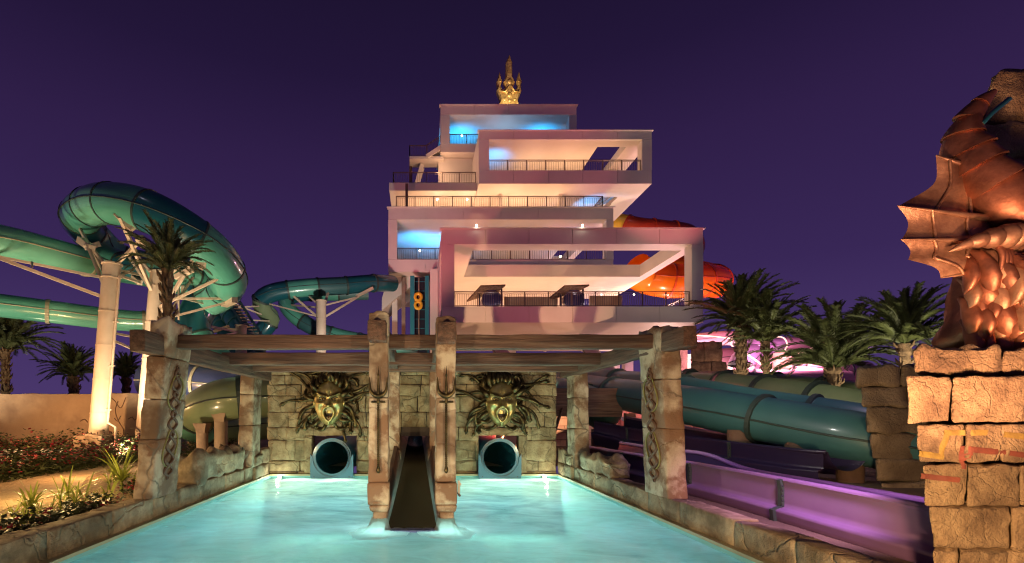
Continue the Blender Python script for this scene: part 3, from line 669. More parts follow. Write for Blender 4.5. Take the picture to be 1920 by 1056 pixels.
        mb.tube([h_ - t_ * .02 + sd_ * .012, h_ + t_ * .055 + sd_ * .03], [rad * .45, .006], 6); mb.build('snake_jaw', M['bronze'], so)
        mb = MB(); mb.tube([h_ - t_ * .02 - sd_ * .012, h_ + t_ * .05 - sd_ * .03], [rad * .42, .006], 6); mb.build('snake_jaw', M['bronze'], so)
    for i in range(17):      # back layer of the crown, lying on the wall
        a = math.pi * (-.10 + 1.20 * (i + .5) / 17) + rnd.uniform(-.08, .08)
        snake(a, .56, rnd.uniform(.6, .95), rnd.choice((-1, 1)) * rnd.uniform(.8, 2.6), rnd.uniform(.2, .55), rnd.uniform(.055, .075), rnd.uniform(.08, .18), ph=rnd.uniform(0, 6))
    for i in range(11):      # thick coils swept back from the brow
        a = math.pi * (.06 + .88 * (i + .5) / 11); s_ = 1 if a < math.pi / 2 else -1
        snake(a, .58, rnd.uniform(.42, .62), s_ * rnd.uniform(.9, 2.2), .25, rnd.uniform(.078, .098), .30, ph=rnd.uniform(0, 6), lift=.05)
    for s_ in (1, -1):       # hanging beside the cheeks and under the jaw
        for k, (da, L_, bd) in enumerate(((-.05, .8, -1.5), (-.16, .75, -1.2), (-.28, .6, 1.6))):
            a = da * math.pi if s_ > 0 else math.pi * (1 - da)
            snake(a, .60, L_, s_ * bd, .3, .075, .16, ph=rnd.uniform(0, 6))
    for a, L_, bd, wv in [(2.75, 1.25, -.2, .28), (3.05, 1.15, .55, .25), (3.3, 1.15, 1.4, .2), (2.5, 1.2, .5, .3), (.35, 1.25, -.3, .35), (.05, 1.2, .25, .3), (-.35, 1.05, -1.3, .25), (.7, 1.0, -.7, .35), (-.8, .8, -.6, .45), (-1.3, .55, 2.2, .2), (-1.85, .5, -2.2, .3), (3.75, .8, .5, .4)]:
        snake(a, .62, L_, bd, wv, .060, .12, ph=rnd.uniform(0, 6))
gorgon('bronze snake-haired gorgon head with open fanged mouth, left of the chute', PX(620, YB), PZ(757, YB), 5, 1, .08)
gorgon('bronze snake-haired gorgon head with open fanged mouth, right of the chute', PX(937, YB), PZ(758, YB), 9, -1, .05)
# ================================================================ TOWER of stacked white frames
tw = empty('slide_tower', (9.0, 43.0, GZ), 'tall white tower of stacked open box frames with terraces and railings', 'tower')
W_ = M['white']
def slabs(mb, x0, x1, y0, y1, z0, z1): mb.box(x0, x1, y0, y1, z0, z1)
def fascia(part, x0, x1, z0, z1, y, step=3.1):
    """cladding panels with open joints on the front of a frame member, each its own piece"""
    horiz = (x1 - x0) > (z1 - z0); L_ = (x1 - x0) if horiz else (z1 - z0); n = max(1, round(L_ / step))
    for i in range(n):
        a, c = L_ * i / n + .02, L_ * (i + 1) / n - .02
        mb = MB(); bx = (x0 + a, x0 + c, z0, z1) if horiz else (x0, x1, z0 + a, z0 + c)
        mb.box(bx[0], bx[1], y - .06, y, bx[2], bx[3]); mb.build('panel', W_, part)
def railing(part_name, a, c, parent, h=1.1, step=1.75, bal=.16):
    a, c = Vector(a), Vector(c); d = c - a; L_ = d.length; mb = MB(); z = Vector((0, 0, 1))
    mb.bar(a + z * h, c + z * h, .07, .06); mb.bar(a + z * .12, c + z * .12, .04, .04); mb.bar(a + z * (h - .14), c + z * (h - .14), .03, .03)
    n = max(1, round(L_ / step))
    for i in range(n + 1): p = a + d * (i / n); mb.bar(p, p + z * h, .075, .05)
    n = max(1, round(L_ / bal))
    for i in range(n): p = a + d * ((i + .5) / n); mb.bar(p + z * .12, p + z * (h - .14), .02, .02)
    return mb.build(part_name, M['rail'], parent)
def tlamp(x, y, z, parent=tw):
    MB().ball((x, y, z), .075, 8, 6).build('lamp_bulb', M['lamp_on'], parent)
def frame_box(name, x0, x1, z0, zf, zc, z1, yf, yb, tl, tr, holes=None, floor=True):
    """x range, z0 bottom, zf floor top, zc ceiling underside, z1 roof top, post widths"""
    part = MB().box(x0 + .01, x1 - .01, yf + .01, yb, z0, zf - .01).build(name, W_, tw)
    mb = MB()                                           # roof with its openings
    if holes:
        hx0, hx1, hy0, hy1 = holes
        for b in ((x0, x1, yf + .01, hy0), (x0, x1, hy1, yb), (x0, hx0, hy0, hy1), (hx1, x1, hy0, hy1)):
            if b[1] - b[0] > .05 and b[3] - b[2] > .05: mb.box(b[0] + .012, b[1] - .012, b[2], b[3], zc, z1)
    else: mb.box(x0 + .012, x1 - .012, yf + .01, yb, zc, z1)
    mb.build('ceiling', W_, part)
    mb = MB().box(x0 + .014, x0 + tl, yf + .012, yf + .9, zf - .01, zc); mb.build('end_post', W_, part)
    MB().box(x1 - tr, x1 - .014, yf + .012, yf + .9, zf - .01, zc).build('end_post', W_, part)
    fascia(part, x0, x1, zc, z1, yf); fascia(part, x0, x1, z0, zf, yf)
    fascia(part, x0, x0 + tl, zf, zc, yf, 5); fascia(part, x1 - tr, x1, zf, zc, yf, 5)
    MB().box(x0 - .12, x1 + .12, yf - .16, yf + .4, z1 + .002, z1 + .07).build('coping', W_, part)
    return part
# A: the wide front frame
YA = 34.0
zA0, zAf, zAc, zA1 = PZ(605, YA), PZ(575, YA), PZ(458, YA), PZ(430, YA); xA0, xA1 = PX(828, YA), PX(1318, YA)
A = frame_box('box_frame', xA0, xA1, zA0, zAf, zAc, zA1, YA, 42.9, .9, .8, holes=(3.95, 19.2, 35.3, 42.0))
MB().box(xA0, xA1, 42.91, 50, zA0 + .1, zAf - .012).build('floor_slab', W_, tw)
MB().box(xA0, xA1 - .0, 42.91, 50, zAc + .01, zAc + .45).build('ceiling_slab', W_, tw)
railing('railing', (xA0 + .9, YA + .25, zAf), (xA1 - .8, YA + .25, zAf), A)
railing('railing', (xA1 - .2, YA + .9, zAf), (xA1 - .2, 49, zAf), A)
MB().box(xA0, 15.0, 48, 48.3, zAf, zAc + .3).build('rear_wall', W_, tw)
MB().box(xA0 + .02, xA0 + .3, 38, 48, zAf, zAc + .3).build('side_wall', W_, tw)
# things on the front terrace: slide mouths with canted hoods and painted panels
for px, lab in ((922, 'purple slide mouth under a brown hood on the front terrace, beside the tower core'), (1077, 'purple slide mouth under a brown hood at the middle of the front terrace')):
    Y = 36.6; x = PX(px, Y); rt = empty('slide_mouth', (x, Y, zAf), lab, 'slide', 'purple slide mouths on the front terrace'); rt.parent = None
    pts = [(x, Y + k * .3, zAf + 1.15) for k in range(6)]
    MB().tube(pts, .68, 20, caps=False).build('tube', M['purple'], rt)
    MB().tube([(x, Y + .05, zAf + 1.15), (x, Y + .12, zAf + 1.15)], .76, 20).build('rim', M['violet'], rt)
    mb = MB(); z_ = zAf + 1.95
    mb.add([(x - .9, Y - .5, z_ + .0), (x + .95, Y - .5, z_ + .06), (x + .8, Y + 1.8, z_ + .2), (x - 1.7, Y + 1.8, z_ - .6), (x - .9, Y - .5, z_ + .12), (x + .95, Y - .5, z_ + .18), (x + .8, Y + 1.8, z_ + .32), (x - 1.7, Y + 1.8, z_ - .45)], [(3, 2, 1, 0), (4, 5, 6, 7), (0, 1, 5, 4), (1, 2, 6, 5), (2, 3, 7, 6), (3, 0, 4, 7)]); mb.build('hood', M['bark'], rt)
    mb = MB()
    for dx in (-1.25, 1.2): mb.bar((x + dx, Y + .6, zAf), (x + dx, Y + .6, z_ + .1), .12)
    MB().bar((x - .85, Y + .6, zAf), (x - .85, Y + .6, z_ + .05), .12).build('support', M['violet'], rt)
    MB().bar((x + .85, Y + .6, zAf), (x + .85, Y + .6, z_ + .1), .12).build('support', M['violet'], rt)
mb = MB().box(PX(945, 38), PX(1045, 38), 37.9, 38.0, zAf + .01, PZ(557, 38)); mb.build('wall_panel', M['sign_art'], tw)
mb = MB().box(PX(1105, 38), PX(1165, 38), 37.9, 38.0, zAf + .01, PZ(555, 38)); mb.build('wall_panel', M['sign_art'], tw)
tlamp(PX(1162, 47), 47, PZ(531, 47)); tlamp(PX(1128, 46.5), 46.5, PZ(552, 46.5)); tlamp(PX(1189, 46.5), 46.5, PZ(552, 46.5))
tlamp(PX(893, 34), YA - .25, zA1 + .16); tlamp(PX(1090, 34), YA - .25, zA1 + .16)
# B3: the frame behind it on the left
Y3 = 43.0
z30, z3f, z3c, z31 = PZ(510, Y3), PZ(487, Y3), PZ(412, Y3), PZ(390, Y3); x30, x31 = PX(728, Y3), PX(1150, Y3)
B3 = frame_box('box_frame', x30, x31, z30, z3f, z3c, z31, Y3, 57, .78, .62, holes=(x31 - 2.6, x31 - .7, 47, 56))
railing('railing', (x30 + .78, Y3 + .25, z3f), (x31 - .62, Y3 + .25, z3f), B3)
railing('railing', (PX(743, Y3 + .3), Y3 + .3, z31 + .07), (PX(1130, Y3 + .3), Y3 + .3, z31 + .07), B3)
railing('railing', (PX(1130, Y3 + .3), Y3 + .3, z31 + .07), (PX(1130, Y3 + .3), 52, z31 + .07), B3)
MB().box(x30, x31 - .5, 54, 54.3, z3f, z3c).build('rear_wall', W_, tw)
tlamp(PX(787, 44), 44, PZ(470, 44)); tlamp(PX(1051, 44), 44, PZ(481, 44))
# coloured tubs of rubber rings on that terrace
# B2: upper right frame
Y2 = 44.5
z20, z2f, z2c, z21 = PZ(345, Y2), PZ(320, Y2), PZ(262, Y2), PZ(246, Y2); x20, x21 = PX(898, Y2), PX(1222, Y2)
B2 = frame_box('box_frame', x20, x21, z20, z2f, z2c, z21, Y2, 57, .93, .9, holes=(16.9, 19.6, 45.7, 53))
railing('railing', (x20 + .93, Y2 + .25, z2f), (x21 - .9, Y2 + .25, z2f), B2)
railing('railing', (x21 - .25, Y2 + .9, z2f), (x21 - .25, 56, z2f), B2)
MB().box(x20 + .1, 15.5, 56.6, 56.9, z2f, z2c).build('rear_wall', W_, tw)
MB().box(x20 + .02, x20 + .25, Y2 + .9, 56, z2f, z2c).build('side_wall', W_, tw)
# C: left terrace slab at the same level
YC = 46.0
zC0, zC1 = PZ(358, YC), PZ(343, YC); xC0 = PX(730, YC)
Cc = MB().box(xC0, x20 - .02, YC + .01, 57, zC0, zC1 - .01).build('terrace_slab', W_, tw); fascia(Cc, xC0 - .05, x20 - .02, zC0, zC1, YC)
railing('railing', (PX(737, YC), YC + .2, zC1), (x20 - .1, YC + .2, zC1), Cc)
railing('railing', (PX(737, YC), YC + .2, zC1), (PX(737, YC), 54, zC1), Cc)
MB().box(PX(822, 50), PX(893, 50), 50, 50.3, zC1, PZ(287, 49)).build('core_wall', W_, tw)
# the recessed level under C and B2
MB().box(xC0 + 1.2, PX(1090, 51), 51, 51.3, z31, zC0).build('rear_wall', W_, tw)
MB().box(PX(760, 44.5), PX(765, 44.5), 44.5, 44.75, z31, zC0).build('column', M['rail'], tw)
for px in (935, 1048): MB().box(PX(px, 46.5), PX(px + 7, 46.5), 46.5, 46.9, z31, z20).build('column', W_, tw)
for px, py in ((820, 374), (876, 374)): tlamp(PX(px, 46.5), 46.5, PZ(py, 46.5))
for px in (953, 985, 1010, 1020): tlamp(PX(px, 50.7), 50.7, PZ(383, 50.7))
# open lattice stair going up to the upper right frame
mb = MB()
for k in range(16):
    t_ = k / 15; x = PX(1085, 48) + 3.2 * t_; z = z31 + (z20 - z31) * t_; mb.box(x, x + .28, 47.2, 48.6, z, z + .06)
for y in (47.2, 48.6): mb.bar((PX(1085, 48), y, z31), (PX(1085, 48) + 3.4, y, z20), .1, .25); mb.bar((PX(1085, 48), y, z31 + 1), (PX(1085, 48) + 3.4, y, z20 + .4), .06)
mb.build('stair_flight', M['steel_white'], tw)
# B4: top frame
Y4 = 49.0
z40, z4f, z4c, z41 = PZ(286, Y4), PZ(270, Y4), PZ(215.5, Y4), PZ(198, Y4); x40, x41 = PX(826, Y4), PX(1081, Y4)
B4 = frame_box('box_frame', x40, x41, z40, z4f, z4c, z41, Y4, 60, .92, .75)
railing('railing', (x40 + .92, Y4 + .25, z4f), (x41 - .75, Y4 + .25, z4f), B4)
MB().box(x40 + .9, x41 - .8, 59, 59.3, z4f, z4c).build('rear_wall', W_, tw)
MB().box(PX(923, 53), PX(1030, 53), 53, 53.2, z4f, PZ(234.5, 53)).build('mural_panel', M['mural'], tw)
tlamp(PX(866, 50), 50, PZ(254.5, 50))
# stairs on the left climbing from terrace C to the top frame
mb = MB(); xl = PX(768, 50)
zl = PZ(303, 50)
mb.box(xl, PX(832, 50), 49.5, 51.2, zl, zl + .28); mb.build('stair_landing', W_, tw)
def flight(a, c, y0, y1, n):
    m2 = MB()
    for k in range(n):
        t0, t1 = k / n, (k + 1) / n; xa, xb = a[0] + (c[0] - a[0]) * t0, a[0] + (c[0] - a[0]) * t1; z = a[1] + (c[1] - a[1]) * t1
        m2.box(min(xa, xb), max(xa, xb) + .01, y0, y1, z - .2, z)
    m2.bar((a[0], y0 - .05, a[1] - .1), (c[0], y0 - .05, c[1] - .1), .1, .42); m2.bar((a[0], y1 + .05, a[1] - .1), (c[0], y1 + .05, c[1] - .1), .1, .42)
    m2.build('stair_flight', W_, tw)
flight((xl + .1, zC1), (PX(792, 50), zl), 50.3, 51.1, 10)
flight((PX(800, 50), zl + .28), (x40 + .1, z4f), 49.4, 50.2, 7)
railing('railing', (xl, 49.5, zl + .28), (PX(800, 50), 49.5, zl + .28), tw); railing('railing', (PX(800, 50), 49.4, zl + .28), (x40 + .1, 49.4, z4f), tw)
railing('railing', (xl, 49.5, zl + .28), (xl, 51.2, zl + .28), tw)
MB().box(xl - .05, xl + .25, 50.9, 51.2, zC1, zl + .28).build('column', M['rail'], tw)
# legs, haunches and the core under the frames
MB().box(PX(735, 45), PX(745, 45), 45, 45.6, GZ, PZ(520, 45)).build('column', W_, tw)
MB().box(PX(753, 44), PX(760, 44), 44, 44.4, GZ, PZ(520, 44)).build('column', M['pink_brick'], tw)
for px, Y in ((815, 42), (1110, 44), (960, 48), (1180, 47)): MB().box(PX(px, Y) - .4, PX(px, Y) + .4, Y, Y + .8, GZ, zA0 + .12 if px != 815 else z30).build('column', W_, tw)
MB().box(PX(806, 43.5), PX(828, 43.5), 43.5, 47, GZ, z30).build('core_wall', W_, tw)
mb = MB(); Yh = 44.5
vs = [(PX(x, Yh), y, PZ(py, Yh)) for y in (Yh, Yh + 5) for x, py in ((729, 513), (800, 513), (742, 560), (716, 582), (716, 560))]
mb.add(vs, [(4, 3, 2, 1, 0), (5, 6, 7, 8, 9), (0, 1, 6, 5), (1, 2, 7, 6), (2, 3, 8, 7), (3, 4, 9, 8), (4, 0, 5, 9)]).build('haunch', W_, tw)
# rear lower hall seen between the beams
MB().box(-2.5, 21, 50.5, 50.8, GZ, 8.4).build('rear_wall', W_, tw)
mb = MB()
for k in range(9): x = 5 + k * 1.7; mb.add([(x, 40 + .6 * (k % 3), zA0 - .02), (x + 2.2, 40.5 + .4 * (k % 2), zA0 - .02), (x + 1.4, 43.8, zA0 - .5 - .3 * (k % 2)), (x - .8, 43, zA0 - .25)], [(0, 1, 2, 3)])
mb.build('soffit_facets', W_, tw)
# golden trident on the roof
tr = empty('golden_trident', (PX(956, 52), 52, z41 + .07), 'golden trident sculpture standing on the roof of the white tower', 'sculpture')
def tp(x, y): return Vector((PX(x, 52), 52, PZ(y, 52)))
half = [(718, 45), (728, 66), (735, 82), (734, 105), (736, 160), (748, 186), (739, 205), (738, 230), (754, 226), (764, 205), (756, 182), (762, 158), (769, 135), (777, 160), (785, 185), (779, 210), (784, 232), (772, 262), (766, 285), (768, 301)]
ol = half + [(1436 - x, y) for x, y in half[:0:-1]]
ol = [tp(700 + x / 2.8235 - 0.2, 90 + y / 2.8235) for x, y in ol]; no_ = len(ol); mb = MB()
cen = Vector((sum(p.x for p in ol) / no_, 52, 0)); vs = []
def inset(k):
    a_, p, c_ = ol[k - 1], ol[k], ol[(k + 1) % no_]; d1, d2 = (p - a_).normalized(), (c_ - p).normalized(); n_ = Vector((-(d1.z + d2.z), 0, d1.x + d2.x)); n_ = n_.normalized() if n_.length > .05 else Vector((0, 0, 1))
    return p + n_ * (-.13)
for k in range(no_): vs.append(inset(k) + Vector((0, -.42, 0)))
for k in range(no_): vs.append(ol[k] + Vector((0, -.18, 0)))
for k in range(no_): vs.append(ol[k] + Vector((0, .3, 0)))
fs = [tuple(range(no_))[::-1], tuple(range(2 * no_, 3 * no_))]
for l_ in (0, 1): fs += [(l_ * no_ + k, l_ * no_ + (k + 1) % no_, (l_ + 1) * no_ + (k + 1) % no_, (l_ + 1) * no_ + k) for k in range(no_)]
mb.add(vs, fs).build('trident_head', M['gold'], tr)
for x, y, r_ in ((718, 262, .28), (700, 245, .24), (736, 245, .24), (718, 190, .26), (690, 285, .18), (746, 285, .18), (718, 292, .2), (667, 190, .14), (769, 190, .14)):
    MB().ball(tp(700 + x / 2.8235, 90 + y / 2.8235) + Vector((0, -.40, 0)), r_, 10, 6, 1, .6, 1).build('boss', M['gold'], tr)
for s_ in (-1, 1):
    MB().tube([tp(955 + s_ * 2, 166) + Vector((0, -.45, 0)), tp(955 + s_ * 9, 178) + Vector((0, -.5, 0)), tp(955 + s_ * 17, 176) + Vector((0, -.45, 0)), tp(955 + s_ * 20, 166) + Vector((0, -.4, 0))], [.06, .11, .1, .03], 6).build('scroll', M['gold'], tr)
# drop slide with teal frame and yellow rings inside the core
ds = empty('drop_slide', (PX(787, 42), 42, GZ), 'teal framed vertical slide shaft with dark ladder below the tower', 'slide')
Yd = 42.0
MB().box(PX(769, Yd), PX(777, Yd), Yd, Yd + .7, GZ, PZ(517, Yd)).build('side_rail', M['teal_paint'], ds)
MB().box(PX(797, Yd), PX(804, Yd), Yd, Yd + .7, GZ, PZ(517, Yd)).build('side_rail', M['teal_paint'], ds)
MB().box(PX(777, Yd) + .01, PX(797, Yd) - .01, Yd + .45, Yd + .6, GZ, PZ(517, Yd)).build('bed', M['dark_metal'], ds)
MB().cyl((PX(785.5, Yd), Yd + .3, GZ), (PX(785.5, Yd), Yd + .3, PZ(519, Yd)), .035, n=6).build('guide_cable', M['steel_white'], ds)
for k in range(14): z = 3 + k * .82; MB().box(PX(777, Yd) + .02, PX(797, Yd) - .02, Yd + .38, Yd + .44, z, z + .05).build('rung', M['teal_paint'], ds)
for lab, py in (('upper yellow inflatable ring on the teal drop slide', 557), ('lower yellow inflatable ring on the teal drop slide', 572)):
    c = P(784, py, Yd + .1); mb = MB()
    mb.tube([c + Vector((.28 * math.cos(a * .3927), 0, .3 * math.sin(a * .3927))) for a in range(17)], .15, 8, caps=False)
    mb.build('inflatable_ring', M['yellow_tube'], label=lab, cat='swim ring')
# orange raft bowl and red tubes beside the tower
def pxspline(pts, step=.4): return spline([P(*p) for p in pts], step)
def slide(name, label, ctrl, r, mats, cat='slide', group=None, sec=3.2, fl='flange', flr=1.09, n=20, seam='flange', flw=.16, step=.35, r_end=None):
    pts = spline(ctrl, step); root = empty(name, pts[0] if pts[0].z < pts[-1].z else pts[-1], label, cat, group)
    acc = 0; cur = [pts[0]]; k = 0; tot = len(pts)
    rad = (lambda i: r) if r_end is None else (lambda i: r + (r_end - r) * i / (tot - 1))
    start = 0
    for i in range(1, tot):
        acc += (pts[i] - pts[i - 1]).length; cur.append(pts[i])
        if acc >= sec or i == tot - 1:
            if len(cur) > 1:
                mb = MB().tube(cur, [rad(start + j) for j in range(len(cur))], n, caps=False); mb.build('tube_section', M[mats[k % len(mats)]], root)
                if fl and i < tot - 1:
                    d = (pts[i + 1] - pts[i - 1]).normalized(); rr = rad(i)
                    MB().tube([pts[i] - d * flw / 2, pts[i] - d * flw / 2, pts[i] + d * flw / 2, pts[i] + d * flw / 2], [rr, rr * flr, rr * flr, rr], n, caps=False, smooth=False).build('flange', M[fl], root)
            cur = [pts[i]]; acc = 0; k += 1; start = i
    if seam:
        for s_ in (-1, 1):
            line = []
            for i in range(tot):
                d = (pts[min(i + 1, tot - 1)] - pts[max(i - 1, 0)]).normalized(); sd_ = d.cross(Vector((0, 0, 1)))
                sd_ = sd_.normalized() if sd_.length > .05 else Vector((1, 0, 0)); line.append(pts[i] + sd_ * s_ * rad(i) * 1.005)
            MB().tube(line, .022 + r * .012, 5).build('seam_rail', M[seam], root)
    return root
slide('raft_slide', 'orange raft slide bowl curling out behind the tower', [P(1190, 505, 47), P(1215, 520, 47.5), P(1255, 527, 47), P(1305, 527, 47.5), P(1340, 528, 50), P(1330, 522, 54), P(1280, 512, 56), P(1215, 510, 56)], 1.62, ['orange'], sec=3.4, fl='red_tube', flr=1.05, seam='red_tube')
slide('raft_slide', 'red and yellow raft slide tube running over the tower terrace', [P(1130, 418, 58), P(1165, 421, 57), P(1200, 428, 56), P(1240, 432, 56), P(1290, 441, 57), P(1300, 470, 58), P(1260, 490, 58), P(1225, 500, 58), P(1190, 520, 58)], 1.15, ['yellow_tube', 'red_tube', 'red_tube', 'red_tube', 'red_tube', 'orange'], sec=2.6, fl='red_tube', flr=1.1, seam=None)
# ================================================================ SLIDES ON THE BED SIDE
slide('tube_slide', 'big green raft slide loop curling overhead on steel masts',
      [P(300, 505, 27), P(225, 488, 26), P(172, 440, 24.8), P(150, 408, 22.9), P(188, 383, 20.9), P(262, 391, 19.7), P(338, 428, 19.8), P(404, 478, 21), P(428, 522, 22.4), P(414, 550, 24.0), P(386, 566, 24.8), P(366, 594, 24.6), P(368, 634, 24.4), P(420, 690, 24.5), P(480, 705, 24)],
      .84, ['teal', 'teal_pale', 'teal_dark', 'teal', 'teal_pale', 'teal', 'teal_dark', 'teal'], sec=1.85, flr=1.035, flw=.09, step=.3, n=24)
slide('tube_slide', 'upper straight green tube slide entering from the edge of the park above the palms',
      [P(-120, 440, 19), P(0, 452, 20.5), P(110, 478, 22.5), P(200, 500, 25), P(300, 520, 27.5), P(380, 545, 28)], .68, ['teal_pale', 'teal', 'teal_pale'], sec=5.5, flr=1.07, fl='flange_pale', seam='flange_pale')
slide('tube_slide', 'lower straight green tube slide passing behind the steel masts',
      [P(-120, 560, 22), P(0, 573, 23), P(90, 584, 24), P(220, 600, 25.5), P(300, 606, 26.5), P(380, 620, 28)], .56, ['teal', 'teal_pale'], sec=3.9, flr=1.08, fl='flange_pale', seam='flange_pale')
slide('tube_slide', 'narrow dark blue slide winding from the tower to a lone mast',
      [P(735, 532, 43), P(700, 531, 41), P(640, 536, 40), P(570, 540, 39), P(515, 548, 38.5), P(490, 562, 38.5), P(494, 580, 39), P(508, 598, 40), P(490, 622, 40), P(455, 645, 39), P(430, 680, 38)], .72, ['teal_dark', 'teal_dark', 'petrol', 'teal', 'teal_dark', 'olive_tube', 'teal_dark'], sec=2.2, flr=1.08)
slide('tube_slide', 'second narrow teal slide looping down behind the lone mast',
      [P(690, 548, 43), P(620, 550, 42.5), P(560, 552, 42), P(536, 566, 41.6), P(550, 590, 41.2), P(590, 616, 41), P(640, 632, 41), P(720, 648, 40), P(800, 665, 40)], .66, ['petrol', 'teal', 'teal_dark', 'teal'], sec=2.4, flr=1.08)
slide('tube_slide', 'dark ribbed conveyor slide rising steeply behind the pergola beam',
      [P(385, 520, 34), P(430, 585, 32), P(465, 640, 31), P(500, 700, 30)], .62, ['teal_dark'], sec=.7, flr=1.12, fl='petrol', seam=None)
slide('tube_slide', 'second dark ribbed conveyor slide next to the steep one',
      [P(360, 530, 35.5), P(402, 590, 33.5), P(440, 650, 32), P(470, 700, 31)], .55, ['teal_dark'], sec=.7, flr=1.12, fl='petrol', seam=None)
def ladder(label, a, c):
    a, c = Vector(a), Vector(c); rt = empty('conveyor_frame', c if c.z < a.z else a, label, 'frame'); d = (c - a)
    for o_ in (-.35, .35): MB().bar(a + Vector((o_, 0, 0)), c + Vector((o_, 0, 0)), .1, .16).build('rail', M['petrol'], rt)
    for k in range(14): p = a + d * ((k + .5) / 14); MB().bar(p - Vector((.33, 0, 0)), p + Vector((.33, 0, 0)), .07).build('rung', M['steel_white'], rt)
ladder('teal ladder-like conveyor frame beside the ribbed slides', P(438, 565, 30.5), P(490, 645, 29.5))
slide('tube_slide', 'fat olive tube slide bending low under the pergola beams',
      [P(560, 740, 18.5), P(490, 745, 18.2), P(430, 748, 17.8), P(385, 765, 18.2), P(362, 790, 19.5), P(395, 800, 21), P(470, 795, 22.5), P(560, 790, 23)], .78, ['olive_tube', 'olive_tube', 'teal_pale', 'olive_tube'], sec=1.9, flr=1.05, n=24)
slide('tube_slide', 'wide navy tube slide behind the olive one under the beams',
      [P(280, 715, 23.5), P(345, 715, 23), P(420, 722, 22.5), P(490, 720, 22.6), P(570, 730, 23)], .92, ['navy'], sec=3.0, flr=1.04, n=24, fl='flange_pale', seam='flange_pale')
slide('tube_slide', 'inner green tube coil glimpsed inside the big loop', [P(190, 478, 24.6), P(240, 500, 23.6), P(300, 512, 23.0), P(350, 510, 23.4), P(392, 520, 24.6), P(372, 540, 26)], .62, ['teal', 'teal_dark', 'teal_pale'], sec=1.8, flr=1.05, flw=.08)
# steel masts
def mast(label, pxb, pyb, pxt, pyt, Y, r, pedestal=None, pipe=False, rings=5, arms=()):
    base = Vector((PX(pxb, Y), Y, GZ)); top = P(pxt, pyt, Y); rt = empty('steel_mast', base, label, 'mast')
    z0 = GZ if pedestal is None else pedestal
    f = lambda z: base + (top - base) * ((z - base.z) / (top.z - base.z))
    po = MB().cyl(f(z0), top, r, r * .96, 24).build('pole', M['steel_white'], rt)
    MB().cyl(top, top + Vector((0, 0, .06)), r * 1.12, n=24).build('cap', M['steel_white'], rt)
    for k in range(rings):
        z = z0 + (top.z - z0) * (k + .6) / rings; c = f(z); MB().cyl(c, c + Vector((0, 0, .05)), r * 1.03, n=24).build('weld_ring', M['steel_white'], po)
    if pedestal is not None:
        MB().box(base.x - r * 1.6, base.x + r * 1.6, Y - r * 1.6, Y + r * 1.6, GZ - .1, z0 - .06).build('pedestal', M['concrete'], rt)
        bpl = MB().cyl(f(z0 - .06), f(z0), r * 1.5, n=20).build('base_plate', M['steel_white'], rt)
        for k in range(12): a = k * math.pi / 6; c = f(z0); MB().cyl(c + Vector((r * 1.3 * math.cos(a), r * 1.3 * math.sin(a), 0)), c + Vector((r * 1.3 * math.cos(a), r * 1.3 * math.sin(a), .1)), .025, n=6).build('bolt', M['rail'], bpl)
    if pipe:
        o_ = Vector((r * 1.2, -.12, 0)); MB().tube([f(z0 + .5) + o_ * 1.0, f(top.z - .5) + o_], .05, 8).build('drain_pipe', M['steel_white'], rt)
        MB().tube([f(z0 + .5) + o_, f(z0 + .3) + o_ + Vector((.35, 0, 0)), f(z0 - .5) + o_ + Vector((.42, 0, 0))], .055, 8).build('drain_elbow', M['steel_white'], rt)
        for k in range(4): z = z0 + 1 + (top.z - z0 - 1.6) * k / 3; c = f(z) + o_; MB().box(c.x - .3, c.x + .1, c.y - .03, c.y + .05, z, z + .05).build('pipe_bracket', M['steel_white'], rt)
    for a in arms: MB().bar(P(*a[0]), P(*a[1]), a[2]).build('arm', M['steel_white'], rt)
    return rt
mast('leaning steel mast with drain pipe in front of the garden wall', 181, 812, 210, 497, 20.5, .36, pedestal=PZ(814, 20.5), pipe=True,
     arms=[((203, 556, 20.4), (165, 462, 21), .11), ((210, 512, 20.4), (173, 466, 21.4), .11), ((190, 556, 20.4), (-60, 462, 19), .13), ((190, 520, 20.6), (-60, 470, 20), .1), ((60, 500, 19.7), (60, 492, 20.2), .08),
           ((214, 500, 20.6), (262, 452, 19.9), .11), ((214, 505, 20.6), (285, 520, 23), .10), ((206, 530, 20.5), (150, 430, 22), .11), ((218, 515, 20.6), (262, 530, 22), .1), ((218, 520, 20.6), (250, 505, 22), .1), ((215, 640, 20.6), (250, 655, 23), .09), ((215, 625, 20.6), (290, 640, 25), .09), ((150, 450, 21.5), (172, 466, 21), .28), ((185, 458, 21.5), (160, 464, 21), .22), ((262, 530, 22), (250, 520, 23), .22)])
mast('pale steel mast behind the left front column carrying the loop', 266, 840, 296, 512, 21.5, .33,
     arms=[((286, 548, 21.3), (240, 478, 21.6), .11), ((286, 548, 21.3), (225, 408, 19.3), .13), ((300, 530, 21.4), (345, 490, 21), .12), ((310, 550, 21.5), (385, 570, 24), .09), ((310, 560, 21.5), (440, 560, 23), .09), ((300, 600, 21.5), (430, 566, 23), .09), ((330, 520, 21), (360, 505, 20.5), .2), ((218, 400, 19.4), (250, 430, 19.6), .26), ((260, 445, 19.6), (272, 462, 20), .26), ((372, 500, 20.4), (385, 490, 20.4), .3),
           ((300, 590, 21.5), (372, 470, 20.2), .12), ((300, 575, 21.4), (415, 520, 21.2), .10), ((310, 545, 21.4), (250, 470, 21.5), .12), ((318, 585, 21.5), (362, 520, 22.5), .09), ((335, 600, 22), (335, 540, 22), .07), ((405, 540, 22), (402, 505, 21.6), .05), ((420, 570, 23.2), (440, 562, 22.6), .3)])
